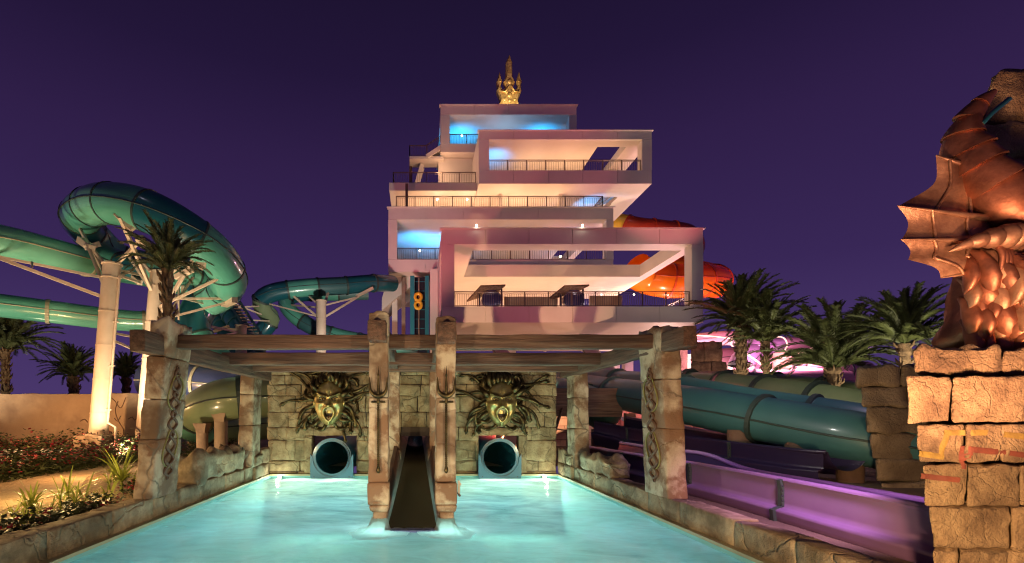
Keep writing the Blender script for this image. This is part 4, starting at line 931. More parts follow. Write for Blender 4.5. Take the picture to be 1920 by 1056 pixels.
mast('short steel mast behind the front beam with slide brackets', 452, 770, 452, 612, 28, .32, rings=3,
     arms=[((452, 625, 28), (365, 605, 25), .1), ((452, 622, 28), (370, 640, 25), .1), ((455, 620, 28), (400, 615, 29), .16), ((400, 622, 27.4), (430, 612, 27.6), .16), ((450, 632, 28), (500, 640, 30), .1)])
mast('lone steel mast with spreading arms near the tower', 602, 770, 602, 565, 38, .40, rings=3,
     arms=[((602, 600, 37.9), (548, 553, 38.6), .16), ((602, 575, 37.9), (580, 556, 38.8), .13), ((602, 598, 37.9), (615, 548, 39.3), .16), ((606, 596, 37.9), (672, 556, 40.3), .16), ((606, 573, 37.9), (672, 557, 40.3), .13), ((600, 577, 37.9), (545, 572, 41), .13), ((600, 595, 37.9), (490, 566, 38.5), .1), ((490, 590, 38), (440, 570, 36), .1), ((505, 602, 39), (455, 600, 36), .1), ((495, 574, 38.6), (400, 578, 34), .1), ((700, 540, 40), (668, 556, 40.3), .2)])
# concrete pedestals of the low tubes
def pillar(label, px, py, Y, r, m='concrete', saddle=True, sq=False):
    x = PX(px, Y); z = PZ(py, Y); rt = empty('concrete_pillar', (x, Y, GZ), label, 'pillar', 'concrete pillars under the slides')
    if sq: blk(x - r, x + r, Y - r, Y + r, GZ, z, cuts=(4, 4, 8), amp=.012, rnd=.02, seed=px).build('shaft', M[m], rt)
    else: MB().cyl((x, Y, GZ - .05), (x, Y, z), r, r, 20).build('shaft', M[m], rt)
    if saddle: MB().tube([(x, Y, z), (x, Y, z + .12), (x, Y, z + .34)], [r * 1.05, r * 1.15, r * 1.7], 4, smooth=False, a0=math.pi / 4).build('saddle', M['concrete'], rt)
    return rt
pillar('concrete pillar under the olive tube, nearest the rear column', 414, 792, 17.5, .23)
pillar('concrete pillar under the bend of the olive tube, in shade', 379, 812, 17.2, .20)
pillar('far concrete pillar glimpsed left of the olive tube bend', 362, 795, 22, .26, saddle=False)
pillar('far concrete pillar glimpsed behind the rear column by the olive tube', 440, 800, 22, .30, saddle=False)
# garden wall at the back of the beds
gw = empty('garden_wall', (PX(60, 22), 22, GZ), 'long tan plastered garden wall behind the flower hedge with cracked patches', 'wall')
xs = [-34, -26.5, -19.6, -14.6, -12.55]
for i in range(4): blk(xs[i] + .006, xs[i + 1] - .006, 22, 22.35, GZ, 2.96 + .03 * (i % 2), cuts=(12, 3, 8), amp=.02, rnd=.03, fr=1.3, seed=i, jag=.04).build('wall_panel', M['garden_wall'], gw)
mb = MB()
crk = [[(221, 752), (216, 770), (222, 790), (231, 805), (229, 818), (212, 826)], [(236, 745), (226, 765), (215, 752), (203, 742)], [(150, 790), (158, 786), (164, 792)], [(214, 784), (220, 790), (226, 780)], [(240, 786), (248, 782), (252, 788), (260, 780)]]
for c in crk: MB().tube(spline([P(x, y, 21.99) for x, y in c], .1), .02, 5).build('carved_vine', M['carve_brown'], gw)
# ================================================================ SLIDES ON THE FLUME SIDE
slide('tube_slide', 'nearest long petrol blue tube slide running low towards the sculpture',
      [P(1010, 712, 29), P(1100, 728, 24.2), P(1200, 745, 19.4), P(1320, 765, 16), P(1450, 790, 14), P(1560, 812, 12.7), P(1640, 828, 12.0), P(1750, 850, 11.6)], .665, ['petrol'], sec=3.6, flr=1.13, n=26, flw=.12, seam='flange')
slide('tube_slide', 'petrol blue tube slide running behind the nearest blue one',
      [P(1010, 705, 33), P(1100, 712, 27), P(1250, 730, 20), P(1420, 764, 16.2), P(1600, 795, 14), P(1760, 830, 13)], .62, ['petrol'], sec=4.6, flr=1.15, n=24, flw=.12)
slide('tube_slide', 'olive tube slide with black flanges behind the blue tubes, nearer one',
      [P(1240, 722, 26), P(1330, 726, 23), P(1420, 736, 20.5), P(1530, 754, 18), P(1640, 776, 16.5)], .70, ['olive_tube'], sec=1.9, flr=1.16, n=22, flw=.16, seam=None)
slide('tube_slide', 'olive tube slide with black flanges behind the blue tubes, farther one',
      [P(1230, 716, 32), P(1340, 722, 28), P(1450, 730, 25), P(1560, 744, 22), P(1680, 766, 20)], .80, ['olive_tube'], sec=2.4, flr=1.16, n=22, flw=.18, seam=None)
slide('tube_slide', 'dark teal tube elbow hanging low between the rear and front columns',
      [P(1040, 735, 25), P(1085, 748, 23), P(1118, 765, 21.5), P(1130, 772, 22.5), P(1125, 750, 25)], .80, ['petrol'], sec=2.6, flr=1.08, n=22)
pillar('brown concrete pillar under the nearest blue tube, by the front column', 1388, 806, 14.6, .34, m='pillar_brown', saddle=False)
pillar('brown concrete pillar under the middle of the nearest blue tube', 1497, 826, 13.2, .30, m='pillar_brown', saddle=False)
pillar('brown concrete pillar under the blue tube next to the block wall', 1594, 848, 12.3, .28, m='pillar_brown', saddle=False)
pillar('dark square pillar just past the front column on the flume side', 1322, 790, 18.5, .30, saddle=False, sq=True)
pillar('dark square pillar farther back between the blue tubes and the flume', 1284, 785, 21, .28, saddle=False, sq=True)
pillar('round concrete pillar under the teal elbow', 1121, 804, 21.6, .28, saddle=False)
pillar('round concrete pillar before the pink lit brick wall', 1181, 775, 22.5, .26, saddle=False)
# open purple flume beside the pool
def flume(label, ctrl_near, ctrl_far, z_floor, m, m_low, sec, name='open_flume'):
    near = spline(ctrl_near, .2); far = spline(ctrl_far, .2); n = min(len(near), len(far)); root = empty(name, (near[-1].x, near[-1].y, GZ), label, 'slide')
    def lerp(lst, t_): k = t_ * (len(lst) - 1); i = min(int(k), len(lst) - 2); return lst[i].lerp(lst[i + 1], k - i)
    L_ = sum((near[i + 1] - near[i]).length for i in range(len(near) - 1)); ns = max(1, round(L_ / sec))
    prof = [(-.02, 0), (.00, 0), (.02, -.15), (.02, -.42), (-.12, -.47), (-.10, -.62), (.05, -1.0)]
    for s_ in range(ns):
        def outer(u, v, nb=prof):
            t_ = (s_ + u * .985) / ns; a = lerp(near, t_); k = v * (len(nb) - 1); i = min(int(k), len(nb) - 2); f = k - i
            dx, dz = nb[i][0] + (nb[i + 1][0] - nb[i][0]) * f, nb[i][1] + (nb[i + 1][1] - nb[i][1]) * f
            return a + Vector((dx, 0, max(dz, GZ - a.z - .05)))
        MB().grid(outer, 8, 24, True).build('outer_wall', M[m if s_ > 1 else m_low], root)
        def inner(u, v):
            t_ = (s_ + u) / ns; a, c = lerp(near, t_), lerp(far, t_); q = math.sin(math.pi * v)
            return (a + Vector((.09, 0, 0))).lerp(c, v) + Vector((0, 0, -(a.z - z_floor) * q ** .5))
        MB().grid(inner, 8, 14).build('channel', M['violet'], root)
    for lst, nm in ((near, 'rim'), (far, 'rim')):
        MB().tube([p + Vector((.045 if lst is near else 0, 0, -.005)) for p in lst], .055, 6, flat=1.0).build(nm, M['purple'] if lst is far else M[m], root)
    mbf = [(.0, .02), (-.05, 0), (-.03, -.15), (-.03, -.42), (-.17, -.47), (-.15, -.66)]
    for s_ in range(1, ns):
        a = lerp(near, s_ / ns); vs = []
        for dx, dz in mbf: vs += [a + Vector((dx, -.05, dz)), a + Vector((dx, .03, dz)), a + Vector((dx + .06, .03, dz)), a + Vector((dx + .06, -.05, dz))]
        mb = MB().add(vs, [(0, 1, 2, 3)] + [(i * 4 + j, i * 4 + (j + 1) % 4, i * 4 + 4 + (j + 1) % 4, i * 4 + 4 + j) for i in range(len(mbf) - 1) for j in range(4)]); fo = mb.build('flange', M['flange'], root)
        for k in range(5): MB().ball(a + Vector((-.04, -.09, -.08 - .08 * k)), .016, 6, 4).build('bolt', M['dark_metal'], fo)
    return root
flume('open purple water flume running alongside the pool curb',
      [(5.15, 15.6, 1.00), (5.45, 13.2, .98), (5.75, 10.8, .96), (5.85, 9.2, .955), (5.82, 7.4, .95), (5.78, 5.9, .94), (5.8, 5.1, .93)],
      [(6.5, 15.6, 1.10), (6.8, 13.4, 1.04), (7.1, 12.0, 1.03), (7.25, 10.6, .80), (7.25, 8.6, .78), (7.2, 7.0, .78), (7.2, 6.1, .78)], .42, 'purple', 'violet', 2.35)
flume('darker open flume passing under the blue tubes farther from the pool',
      [(7.6, 21, 1.7), (8.3, 17, 1.35), (9.0, 14.5, 1.2), (9.6, 12.3, 1.1), (9.9, 11.8, 1.1)],
      [(9.0, 21, 1.9), (9.7, 17, 1.5), (10.3, 14.5, 1.3), (10.8, 12.3, 1.2), (11, 11.8, 1.15)], .6, 'violet', 'violet', 2.6)
slide('pipe_run', 'thin purple service pipe along the dark flume bank', [P(1278, 806, 19), P(1380, 820, 17), P(1480, 842, 15.5), P(1590, 872, 14)], .10, ['purple'], cat='pipe', fl=None, seam=None, n=10)
slide('pipe_run', 'second purple service pipe lying above the other on the bank', [P(1278, 838, 17), P(1360, 850, 16), P(1470, 868, 15), P(1590, 893, 13.6)], .14, ['purple'], cat='pipe', fl=None, seam=None, n=10)
slide('pipe_run', 'pale pink service pipe below the square pillars', [P(1278, 820, 20), P(1330, 832, 19), P(1400, 846, 17.5)], .12, ['pink_tube'], cat='pipe', fl=None, seam=None, n=10)
# pink lit brick wall with cabinet and camera behind the flume
bw = empty('brick_wall', (PX(1160, 26), 26, GZ), 'pink lit brick wall glimpsed behind the flume between the columns', 'wall')
random.seed(2); zz = GZ; r_ = 0
while zz < 3.3:
    x = PX(1010, 26) + (0 if r_ % 2 else -.4)
    while x < PX(1300, 26):
        wd = random.uniform(.6, .95); MB().box(x + .012, x + wd - .012, 26 + random.uniform(-.02, .02), 26.3, zz + .012, zz + .36).build('brick', M['pink_brick'], bw); x += wd
    zz += .37; r_ += 1
MB().box(PX(1010, 26), PX(1302, 26), 26.1, 26.29, GZ, 3.2).build('mortar', M['bark'], bw)
ec = empty('electrical_cabinet', (PX(1150, 25), 25, GZ), 'beige electrical cabinet standing before the pink brick wall', 'cabinet')
MB().box(PX(1141, 25), PX(1160, 25), 24.7, 25.3, GZ, PZ(809, 25)).build('casing', M['grey_box'], ec); MB().box(PX(1142.5, 25), PX(1158.5, 25), 24.67, 24.695, GZ + .2, PZ(811, 25)).build('door', M['grey_box'], ec)
fl_ = empty('floodlight', (PX(1166, 25.6), 25.6, PZ(784, 25.6)), 'small black floodlight on a bracket at the pink brick wall', 'lamp')
MB().bar(P(1160, 780, 25.5), P(1171, 788, 25.4), .22, .16).build('housing', M['dark_metal'], fl_); MB().bar(P(1167, 786, 25.6), P(1172, 784, 25.95), .06).build('bracket', M['dark_metal'], fl_)
ph = slide('tube_slide', 'steep purple body slide glimpsed below the tower', [P(1105, 655, 40), P(1128, 685, 37), P(1155, 715, 34), P(1185, 770, 31)], .55, ['purple'], sec=3, flr=1.1)
slide('tube_slide', 'purple tube rising behind the second cross beam', [P(930, 640, 42), P(940, 662, 41), P(960, 690, 40)], .6, ['purple'], sec=3, flr=1.1)
# pink and violet slides in the distance
slide('tube_slide', 'distant pink slide arching across behind the palms', [P(1290, 640, 52), P(1370, 634, 50), P(1420, 648, 48), P(1470, 646, 48), P(1540, 640, 50)], .75, ['pink_tube', 'purple'], sec=4, flr=1.1, fl='led_pink', flw=.1)
slide('tube_slide', 'distant lilac slide spiralling behind the palm trunks', [P(1440, 655, 50), P(1405, 665, 48), P(1390, 685, 47), P(1400, 702, 48), P(1440, 700, 50)], 1.1, ['pink_tube', 'purple'], sec=3, flr=1.06)
slide('tube_slide', 'distant low pink tube lying along the ground', [P(1290, 716, 46), P(1380, 712, 44), P(1480, 714, 42), P(1590, 716, 41)], .95, ['pink_tube'], sec=5, flr=1.08)
slide('tube_slide', 'wide pale pink slide lying behind the bushy palm', [P(1400, 690, 50), P(1480, 686, 47), P(1550, 696, 46), P(1620, 700, 47)], 1.15, ['pink_tube'], sec=4, flr=1.05)
slide('tube_slide', 'pale pink slide rising behind the tallest palms', [P(1300, 690, 53), P(1350, 672, 52), P(1410, 668, 52), P(1500, 660, 52)], 1.0, ['pink_tube'], sec=4, flr=1.05)
slide('led_strip', 'glowing pink light strip along a distant slide', [P(1395, 660, 45), P(1440, 690, 44), P(1490, 702, 44)], .07, ['led_pink'], cat='light strip', fl=None, seam=None, n=6)
slide('led_strip', 'glowing pink light strip crossing behind the palm fronds', [P(1460, 672, 45), P(1500, 662, 45), P(1560, 640, 46)], .07, ['led_pink'], cat='light strip', fl=None, seam=None, n=6)
slide('led_strip', 'glowing pink light strip along the top of the arching slide', [P(1296, 628, 51), P(1340, 631, 50), P(1382, 636, 49)], .06, ['led_pink'], cat='light strip', fl=None, seam=None, n=6)
slide('led_strip', 'glowing pink light strip low beside the bushes', [P(1475, 712, 41), P(1510, 713, 41), P(1570, 711, 41)], .06, ['led_pink'], cat='light strip', fl=None, seam=None, n=6)
pillar('distant pink lit column behind the palms', 1466, 662, 46, .75, saddle=False)
pillar('distant pink lit column right of the tower base', 1275, 640, 50, .7, saddle=False)
pw = empty('pavilion', (PX(1300, 56), 56, GZ), 'distant bright pink lit pavilion wall beyond the slides', 'building')
MB().box(PX(1255, 56), PX(1420, 56), 56, 57, GZ, PZ(672, 56)).build('wall', M['white'], pw); MB().box(PX(1250, 55.5), PX(1430, 55.5), 55, 57.5, PZ(672, 56), PZ(666, 56)).build('roof', M['white'], pw)
for px in range(1268, 1420, 16): MB().box(PX(px, 55.9), PX(px + 9, 55.9), 55.93, 55.99, 3.2, 5.4).build('window', M['orange'], pw)
# weathered rock towers
def shear(mb, y0, k): mb.v = [(x + max(0, y - y0) * k, y, z) for x, y, z in mb.v]
def rocks(label, name, px0, px1, Y, dep, rowspx, seed, m, split, taper=0.0, skew=0.0, cuts=(8, 6, 8), amp=.06, cat='rock wall'):
    rt = empty(name, (PX((px0 + px1) / 2, Y), Y, GZ), label, cat); rnd = random.Random(seed); k = 0
    for r in range(len(rowspx) - 1):
        lo_, hi_ = rowspx[r], rowspx[r + 1]; f = r / (len(rowspx) - 1)
        x0 = PX(px0 + skew * (1 - f), Y); x1 = PX(px1 - taper * f, Y); n = split[r % len(split)]; cs = sorted([rnd.uniform(.3, .7) if n == 2 else (i + rnd.uniform(-.12, .12)) / n for i in range(1, n)]); cs = [0] + cs + [1]
        for i in range(n):
            a, c = x0 + (x1 - x0) * cs[i], x0 + (x1 - x0) * cs[i + 1]; k += 1; top = r == len(rowspx) - 2
            mb = rough(MB(), (a + .006, c - .006, Y + rnd.uniform(-.05, .05), Y + dep), (a + .006, c - .006, Y + rnd.uniform(-.05, .05), Y + dep), max(GZ - .05, PZ(lo_, Y)) + .006, PZ(hi_, Y) - .006, cuts=cuts, amp=amp, rnd=.045, fr=2.2, seed=seed * 9 + k, jag=.12 if top else 0)
            shear(mb, Y, (px0 - CX) / F + .05); mb.build('stone', M[m], rt)
    return rt
rocks('broad tan block wall ending the blue tubes beside the sculpture base', 'block_wall', 1597, 1840, 11.2, .7, [960, 905, 862, 813, 763, 725, 685], 5, 'dark_rock', [2, 1, 2, 2, 2, 3], skew=55)
rocks('weathered rock pier standing beyond the front column by the palms', 'rock_pier', 1296, 1372, 33, 2.2, [735, 712, 678, 640], 6, 'rock', [2, 2, 2], taper=26, cat='rock pier')
rocks('low red brick planter edge behind the olive tubes', 'planter_edge', 1505, 1600, 24, .5, [790, 738, 724], 7, 'band_red', [3, 3], cuts=(4, 3, 3), amp=.02, cat='wall')
# ---------------------------------------------------------------- sculpture base of big blocks
pd = empty('sculpture_base', (PX(1820, 5), 5.2, GZ), 'massive pedestal of rough tan blocks with yellow and red painted bands', 'pedestal')
YP = 4.9
face_v, face_f = [], []
lay = [((1752, 1795, 1885, 1990), 1110, 1032), ((1746, 1893, 1990), 1030, 951), ((1733, 1812, 1910, 1990), 949, 872), ((1720, 1808, 1875, 1990), 868, 796), ((1703, 1782, 1910, 1990), 792, 706)]
k = 0
for xsx, lo_, hi_ in lay:
    for i in range(len(xsx) - 1):
        k += 1; a, c = PX(xsx[i], YP), PX(xsx[i + 1], YP); sh = max(0, (i > 0) * 0.0)
        mb = MB(); d = .03 * math.sin(k * 2.3)
        rough(mb, (a + .010, c - .010, YP + d, YP + 1.0), (a - .012, c - .004, YP + d - .02, YP + 1.0), max(PZ(lo_, YP), -.2) + .004, PZ(hi_, YP) - .004, cuts=(22, 6, 18), amp=.030, rnd=.016, fr=3.6, seed=200 + k)
        shear(mb, YP, (xsx[0] - CX) / F + .08)
        face_f += [tuple(i_ + len(face_v) for i_ in f_) for f_ in mb.f]; face_v += mb.v
        mb.build('stone', M['rock'], pd)
for i, (a, c) in enumerate(((1713, 1878), (1881, 1990))):
    mb = blk(PX(a, YP), PX(c, YP), YP + .06, YP + 1.3, PZ(702, YP), PZ(646, YP), cuts=(24, 8, 14), amp=.045, rnd=.05, fr=2.8, seed=230 + i, jag=.07); shear(mb, YP, 1.12); mb.build('cap_stone', M['rock'], pd)
mb = MB()      # body of the base behind the facing, spreading away from the pool
vs = [(x, y, z) for z in (-.2, PZ(650, YP)) for x, y in ((5.50, 5.15), (10, 5.15), (10, 9), (9.6, 8.6), (7.1, 6.5))]
mb.add(vs, [(4, 3, 2, 1, 0), (5, 6, 7, 8, 9), (0, 1, 6, 5), (1, 2, 7, 6), (2, 3, 8, 7), (3, 4, 9, 8), (4, 0, 5, 9)]); mb.build('core', M['dark_rock'], pd)
from mathutils.bvhtree import BVHTree
bvh = BVHTree.FromPolygons([Vector(v) for v in face_v], face_f)
def band(pts, wpx, m):
    for (xa, ya), (xb, yb_) in zip(pts, pts[1:]):
        a, c = P(xa, ya, YP), P(xb, yb_, YP); wd = wpx * YP / F
        mb = MB(); n = max(2, int((c - a).length / .025)); d = (c - a).normalized(); u = Vector((-d.z, 0, d.x)) * wd / 2
        a = a - d * wd * .48; c = c + d * wd * .48; vs = []
        for i in range(n + 1):
            p = a.lerp(c, i / n); j1, j2 = noise.noise(p * 9) * .12, noise.noise(p * 9 + Vector((5, 5, 5))) * .12
            for k_ in range(4):
                q = p + u * ((1 + j1) - (2 + j1 + j2) * k_ / 3); h_ = bvh.ray_cast(Vector((q.x, YP - 1, q.z)), Vector((0, 1, 0)))[0]
                y = min(h_.y, YP + .03) if h_ else YP
                vs.append((q.x, y - .007, q.z))
        for i in range(0, len(vs), 4): vs[i] = (vs[i][0], vs[i][1] + .006, vs[i][2]); vs[i + 3] = (vs[i + 3][0], vs[i + 3][1] + .006, vs[i + 3][2])
        mb.add(vs, [(i * 4 + j, i * 4 + 4 + j, i * 4 + 5 + j, i * 4 + 1 + j) for i in range(n) for j in range(3)], True).build('painted_band', M[m], pd)
band([(1728, 851), (1770, 857), (1777, 812), (1838, 811)], 11, 'band_yellow'); band([(1886, 815), (1925, 820)], 11, 'band_yellow')
band([(1731, 893), (1796, 900)], 10, 'band_red'); band([(1806, 874), (1810, 842), (1852, 846)], 11, 'band_red'); band([(1862, 847), (1880, 848)], 10, 'band_red'); band([(1896, 850), (1915, 853)], 10, 'band_red')

# ---------------------------------------------------------------- bronze sea dragon
sd = empty('sea_dragon_sculpture', P(1860, 645, 5.7), 'bronze sea dragon sculpture with curled tail and spiny fins on the block pedestal', 'sculpture')
YS = 5.6
def S(x, y, dy=0.0): return P(x, y, YS + dy)
# rock it coils round
def rockblob(pts, nm, seed):
    for (x0, x1, ylo, yhi, y0, dep, tp_) in pts:
        a, c = PX(x0, y0), PX(x1, y0); mb = rough(MB(), (a, c, y0, y0 + dep), (a + tp_, c, y0 + .05, y0 + dep), PZ(ylo, y0), PZ(yhi, y0), cuts=(14, 8, 14), amp=.08, rnd=.10, fr=2.3, seed=seed); shear(mb, y0, 1.18); mb.build(nm, M['rock'], sd); seed += 1
rockblob([(1800, 1870, 650, 575, 5.75, .7, .02), (1812, 1880, 580, 480, 5.8, .7, .06)], 'rock', 3)
rockblob([(1822, 1990, 300, 215, 5.95, .9, .02), (1826, 1990, 225, 116, 5.95, .8, .26), (1870, 1990, 460, 290, 5.95, .9, 0.0)], 'rock', 13)
# coil: overlapping plates from the tail tip to the body
ctrl = [S(1866, 170, -.15), S(1838, 195, -.12), S(1814, 232, -.08), S(1806, 268, -.06), S(1826, 310, -.1), S(1866, 352, -.2), S(1915, 388, -.28), S(1975, 420, -.3)]
sp = spline(ctrl, .035); n = len(sp)
rad = [.03 + .17 * min(1, (i / n) * 2.6) ** .9 + .09 * (i / n) for i in range(n)]
cuts_ = [0]; i = 0
while i < n - 1:
    st = max(4, int((.16 + .22 * i / n) / .035)); j = min(n - 1, i + st); seg = sp[i:j + 2]; m_ = len(seg)
    MB().tube(seg, [rad[min(n - 1, i + q)] * (.88 + .26 * (q / m_) ** .6) for q in range(m_)], 20, flat=.8).build('tail_plate', M['copper'], sd); i = j
MB().tube([S(1842, 232, -.22), S(1858, 214, -.22), S(1892, 186, -.15)], .028, 6).build('tail_spine', M['teal_dark'], sd)
# webbed fins
def fin(p0, p1, tips, dy, nrib, bulge, m='copper_light'):
    """p0, p1: upper and lower root; tips: points along the outer edge, sagging in between"""
    outer = []
    for (a, c) in zip(tips, tips[1:]):
        for k in range(10):
            t_ = k / 10; ax, ay = a; cx_, cy_ = c; sag = math.sin(math.pi * t_) * .26 * math.hypot(cx_ - ax, cy_ - ay)
            mx, my = ax + (cx_ - ax) * t_, ay + (cy_ - ay) * t_; rx, ry = (p0[0] + p1[0]) / 2 - mx, (p0[1] + p1[1]) / 2 - my; L_ = math.hypot(rx, ry)
            outer.append((mx + rx / L_ * sag, my + ry / L_ * sag))
    outer.append(tips[-1]); no = len(outer) - 1; nr = 12
    def fn(side):
        def g_(u, v):
            k = v * no; i = min(int(k), no - 1); f = k - i; ox, oy = outer[i][0] + (outer[i + 1][0] - outer[i][0]) * f, outer[i][1] + (outer[i + 1][1] - outer[i][1]) * f
            rx, ry = p0[0] + (p1[0] - p0[0]) * v, p0[1] + (p1[1] - p0[1]) * v
            x, y = rx + (ox - rx) * u, ry + (oy - ry) * u
            ripple = .03 * math.sin(v * math.pi * nrib) * u
            return S(x, y, dy + bulge * math.sin(math.pi * u * .9) + ripple + side * (.03 * (1 - u) + .006))
        return g_
    mb = MB(); mb.grid(fn(-1), nr, no); mb.grid(fn(1), nr, no); mb.build('fin_web', M[m], sd)
    f_ = fn(-1)
    for v in (0.0, 1.0): MB().tube([f_(k / 14, v) for k in range(15)], [.045 * (1 - k / 14) + .006 for k in range(15)], 7).build('fin_spine', M['copper_light'], sd)
    for u in (.38, .70): MB().tube([f_(u + .06 * math.sin(math.pi * k / 16), k / 16) + Vector((0, -.012, 0)) for k in range(17)], .016, 6).build('fin_rib', M['copper_light'], sd)
fin((1835, 318), (1905, 432), [(1755, 291), (1684, 387)], -.05, 1.0, -.06)
fin((1895, 415), (1900, 445), [(1683, 386), (1690, 450)], -.12, 1.0, -.08)
fin((1890, 452), (1900, 500), [(1689, 449), (1703, 487), (1764, 521)], -.18, 2.0, -.06)
# horn of fat rings
ctrl = [S(1779, 472, -.32), S(1808, 460, -.36), S(1840, 450, -.40), S(1880, 445, -.42), S(1940, 446, -.4)]; sp = spline(ctrl, .02); n = len(sp)
for k in range(7):
    i, j = int(n * (k / 7) ** .8), int(n * ((k + 1) / 7) ** .8) + 1; seg = sp[i:j + 1]
    if len(seg) < 2: continue
    MB().tube(seg, [(.012 + .125 * min(1, (i + q) / n * 1.6)) * (.86 + .22 * math.sin(math.pi * q / max(1, len(seg) - 1))) for q in range(len(seg))], 14).build('horn_ring', M['copper_light'], sd)
# curled brow and eye
for r0, cx_, cy_ in ((.20, 1912, 494), (.13, 1914, 496)):
    MB().tube([S(cx_ + (r0 + .02 * a * .1) / YS * F * math.cos(a * .35 + 2.0) * .85, cy_ - r0 / YS * F * math.sin(a * .35 + 2.0), -.42) for a in range(17)], [.02 + .03 * math.sin(math.pi * a / 16) for a in range(17)], 9).build('eye_fold', M['copper'], sd)
MB().ball(S(1914, 497, -.40), .085, 14, 10).build('eye', M['copper_light'], sd)
for k in range(7):
    MB().tube(spline([S(1872 + k * 7, 462 + k * 3, -.42), S(1880 + k * 7, 478 + k * 6, -.45), S(1875 + k * 6, 512 + k * 2, -.42), S(1862 + k * 6, 540, -.36)], .03), .028, 7).build('brow_ridge', M['copper'], sd)
# breast scales: overlapping fat drops
rnd = random.Random(3)
for r in range(7):
    for c_ in range(6):
        x = 1816 + c_ * 23 + (12 if r % 2 else 0) + r * .8 + rnd.uniform(-6, 6); y = 512 + r * 21 + rnd.uniform(-7, 7)
        if x > 1950: continue
        c = S(x, y, -.24 - .06 * c_ + .015 * r + rnd.uniform(-.03, .03)); L_ = rnd.uniform(.17, .26); w_ = rnd.uniform(.75, 1.1); tl = rnd.uniform(-.05, .07)
        MB().tube([c + Vector((-tl, .10, L_)), c + Vector((-tl * .6, .02, L_ * .7)), c + Vector((0, -.03, L_ * .2)), c + Vector((tl * .3, -.06, -L_ * .35)), c + Vector((tl * .8, -.05, -L_ * .75)), c + Vector((tl, -.01, -L_ * 1.05))], [.02 * w_, .065 * w_, .095 * w_, .10 * w_, .066 * w_, .006], 12, flat=.6).build('breast_scale', M['copper' if rnd.random() < .6 else 'copper_light'], sd)
rough(MB(), (PX(1815, YS), PX(1990, YS), 5.42, 6.0), (PX(1850, YS), PX(1990, YS), 5.42, 6.0), PZ(648, YS), PZ(430, YS), cuts=(10, 8, 12), amp=.06, rnd=.1, seed=77).build('neck', M['copper'], sd)
# ================================================================ PLANTS
def frond_mesh(seed, L_=2.2, droop=.9, n=60, wid=.29, m='leaf'):
    rnd = random.Random(seed); mb = MB(); pts = []
    for i in range(13):
        t_ = i / 12; pts.append(Vector((0, L_ * (t_ - .12 * droop * t_ ** 3), -droop * L_ * .42 * t_ ** 2.3 + .18 * L_ * math.sin(t_ * math.pi * .6))))
    mb.tube(pts, [.035 * (1 - .85 * k / 12) for k in range(13)], 4)
    for i in range(n):
        t_ = .12 + .88 * (i + .5) / n; k = t_ * 12; a = min(int(k), 11); p = pts[a].lerp(pts[a + 1], k - a); d = (pts[a + 1] - pts[a]).normalized(); up = Vector((1, 0, 0)).cross(d)
        ln = wid * math.sin(min(1, t_ * 1.2 + .12) * math.pi * .86) ** .6 * rnd.uniform(.85, 1.1)
        for s_ in (-1, 1):
            out = (Vector((s_, 0, 0)) * .8 + d * .75 + up * rnd.uniform(.05, .55)).normalized(); tip = p + out * ln - Vector((0, 0, .10 * ln)); w_ = d * .02
            mb.add([p - w_, p + w_, tip], [(0, 1, 2)]); mid = p + out * ln * .5 + up * .02; mb.add([p + w_, mid + d * .018, tip], [(0, 1, 2)])
    me = bpy.data.meshes.new('frond'); me.from_pydata([tuple(v) for v in mb.v], [], mb.f); me.materials.append(M[m]); me.update(); return me
FR = {m: [frond_mesh(k, droop=d_, m=m) for k, d_ in ((1, .2), (2, .5), (3, .95))] for m in ('leaf', 'leaf_grey')}
def palm(label, px, pyb, pyc, Y, size, seed, lean=0, n=34, m='leaf', rtr=.2, group='date palms of the park', zb=None):
    rnd = random.Random(seed); top = P(px, pyc, Y); base = Vector((top.x - lean, Y, GZ if zb is None else zb))
    root = empty('palm_tree', base, label, 'palm tree', group)
    N_ = max(8, int((top.z - base.z) / .14)); pts = []; rad = []
    for i in range(N_ + 1):
        t_ = i / N_; p = base.lerp(top, t_) + Vector((lean * .3 * math.sin(math.pi * t_), 0, 0)); pts.append(p); rad.append(rtr * (1.1 - .25 * t_) * (1.08 if i % 2 else .94) * (1.25 if t_ > .93 else 1))
    MB().tube(pts, rad, 12, smooth=False).build('trunk', M['bark'], root)
    mb = MB()                                     # old leaf stubs
    for i in range(int(N_ * 1.2)):
        t_ = rnd.uniform(.55, 1) if N_ > 14 else rnd.uniform(.2, 1); k = min(int(t_ * N_), N_ - 1); a = i * 2.4; p = pts[k]; r_ = rad[k]; o_ = Vector((math.cos(a), math.sin(a), 0))
        mb.tube([p + o_ * r_ * .7, p + o_ * (r_ + .07) + Vector((0, 0, .10)), p + o_ * (r_ + .12) + Vector((0, 0, .26))], [.06, .05, .012], 4)
    mb.build('leaf_stubs', M['bark'], root, kind='stuff')
    for i in range(n):
        f = (i + .5) / n; az = i * 2.39996 + rnd.uniform(-.2, .2); el = R(88 - 84 * f ** .85 + rnd.uniform(-7, 7)); me = FR[m][min(2, int(f * 2.2 + rnd.random() * .8))]
        s_ = size / 2.2 * rnd.uniform(.85, 1.1) * (.82 + .25 * math.sin(f * math.pi))
        Mx = Matrix.Translation(top - base + Vector((0, 0, rnd.uniform(-.12, .12)))) @ Matrix.Rotation(az, 4, 'Z') @ Matrix.Rotation(el, 4, 'X') @ Matrix.Rotation(rnd.uniform(-.5, .5), 4, 'Y') @ Matrix.Scale(s_, 4)
        inst('frond', me, root, Mx)
    return root
palm('palm with thick rough trunk growing behind the left front column', 314, 600, 505, 14.5, 1.45, 1, n=70, rtr=.15, m='leaf_grey')
palm('tall palm behind the garden wall at the far end from the masts', 10, 740, 655, 27, 3.0, 2, n=76, rtr=.22, m='leaf_grey')
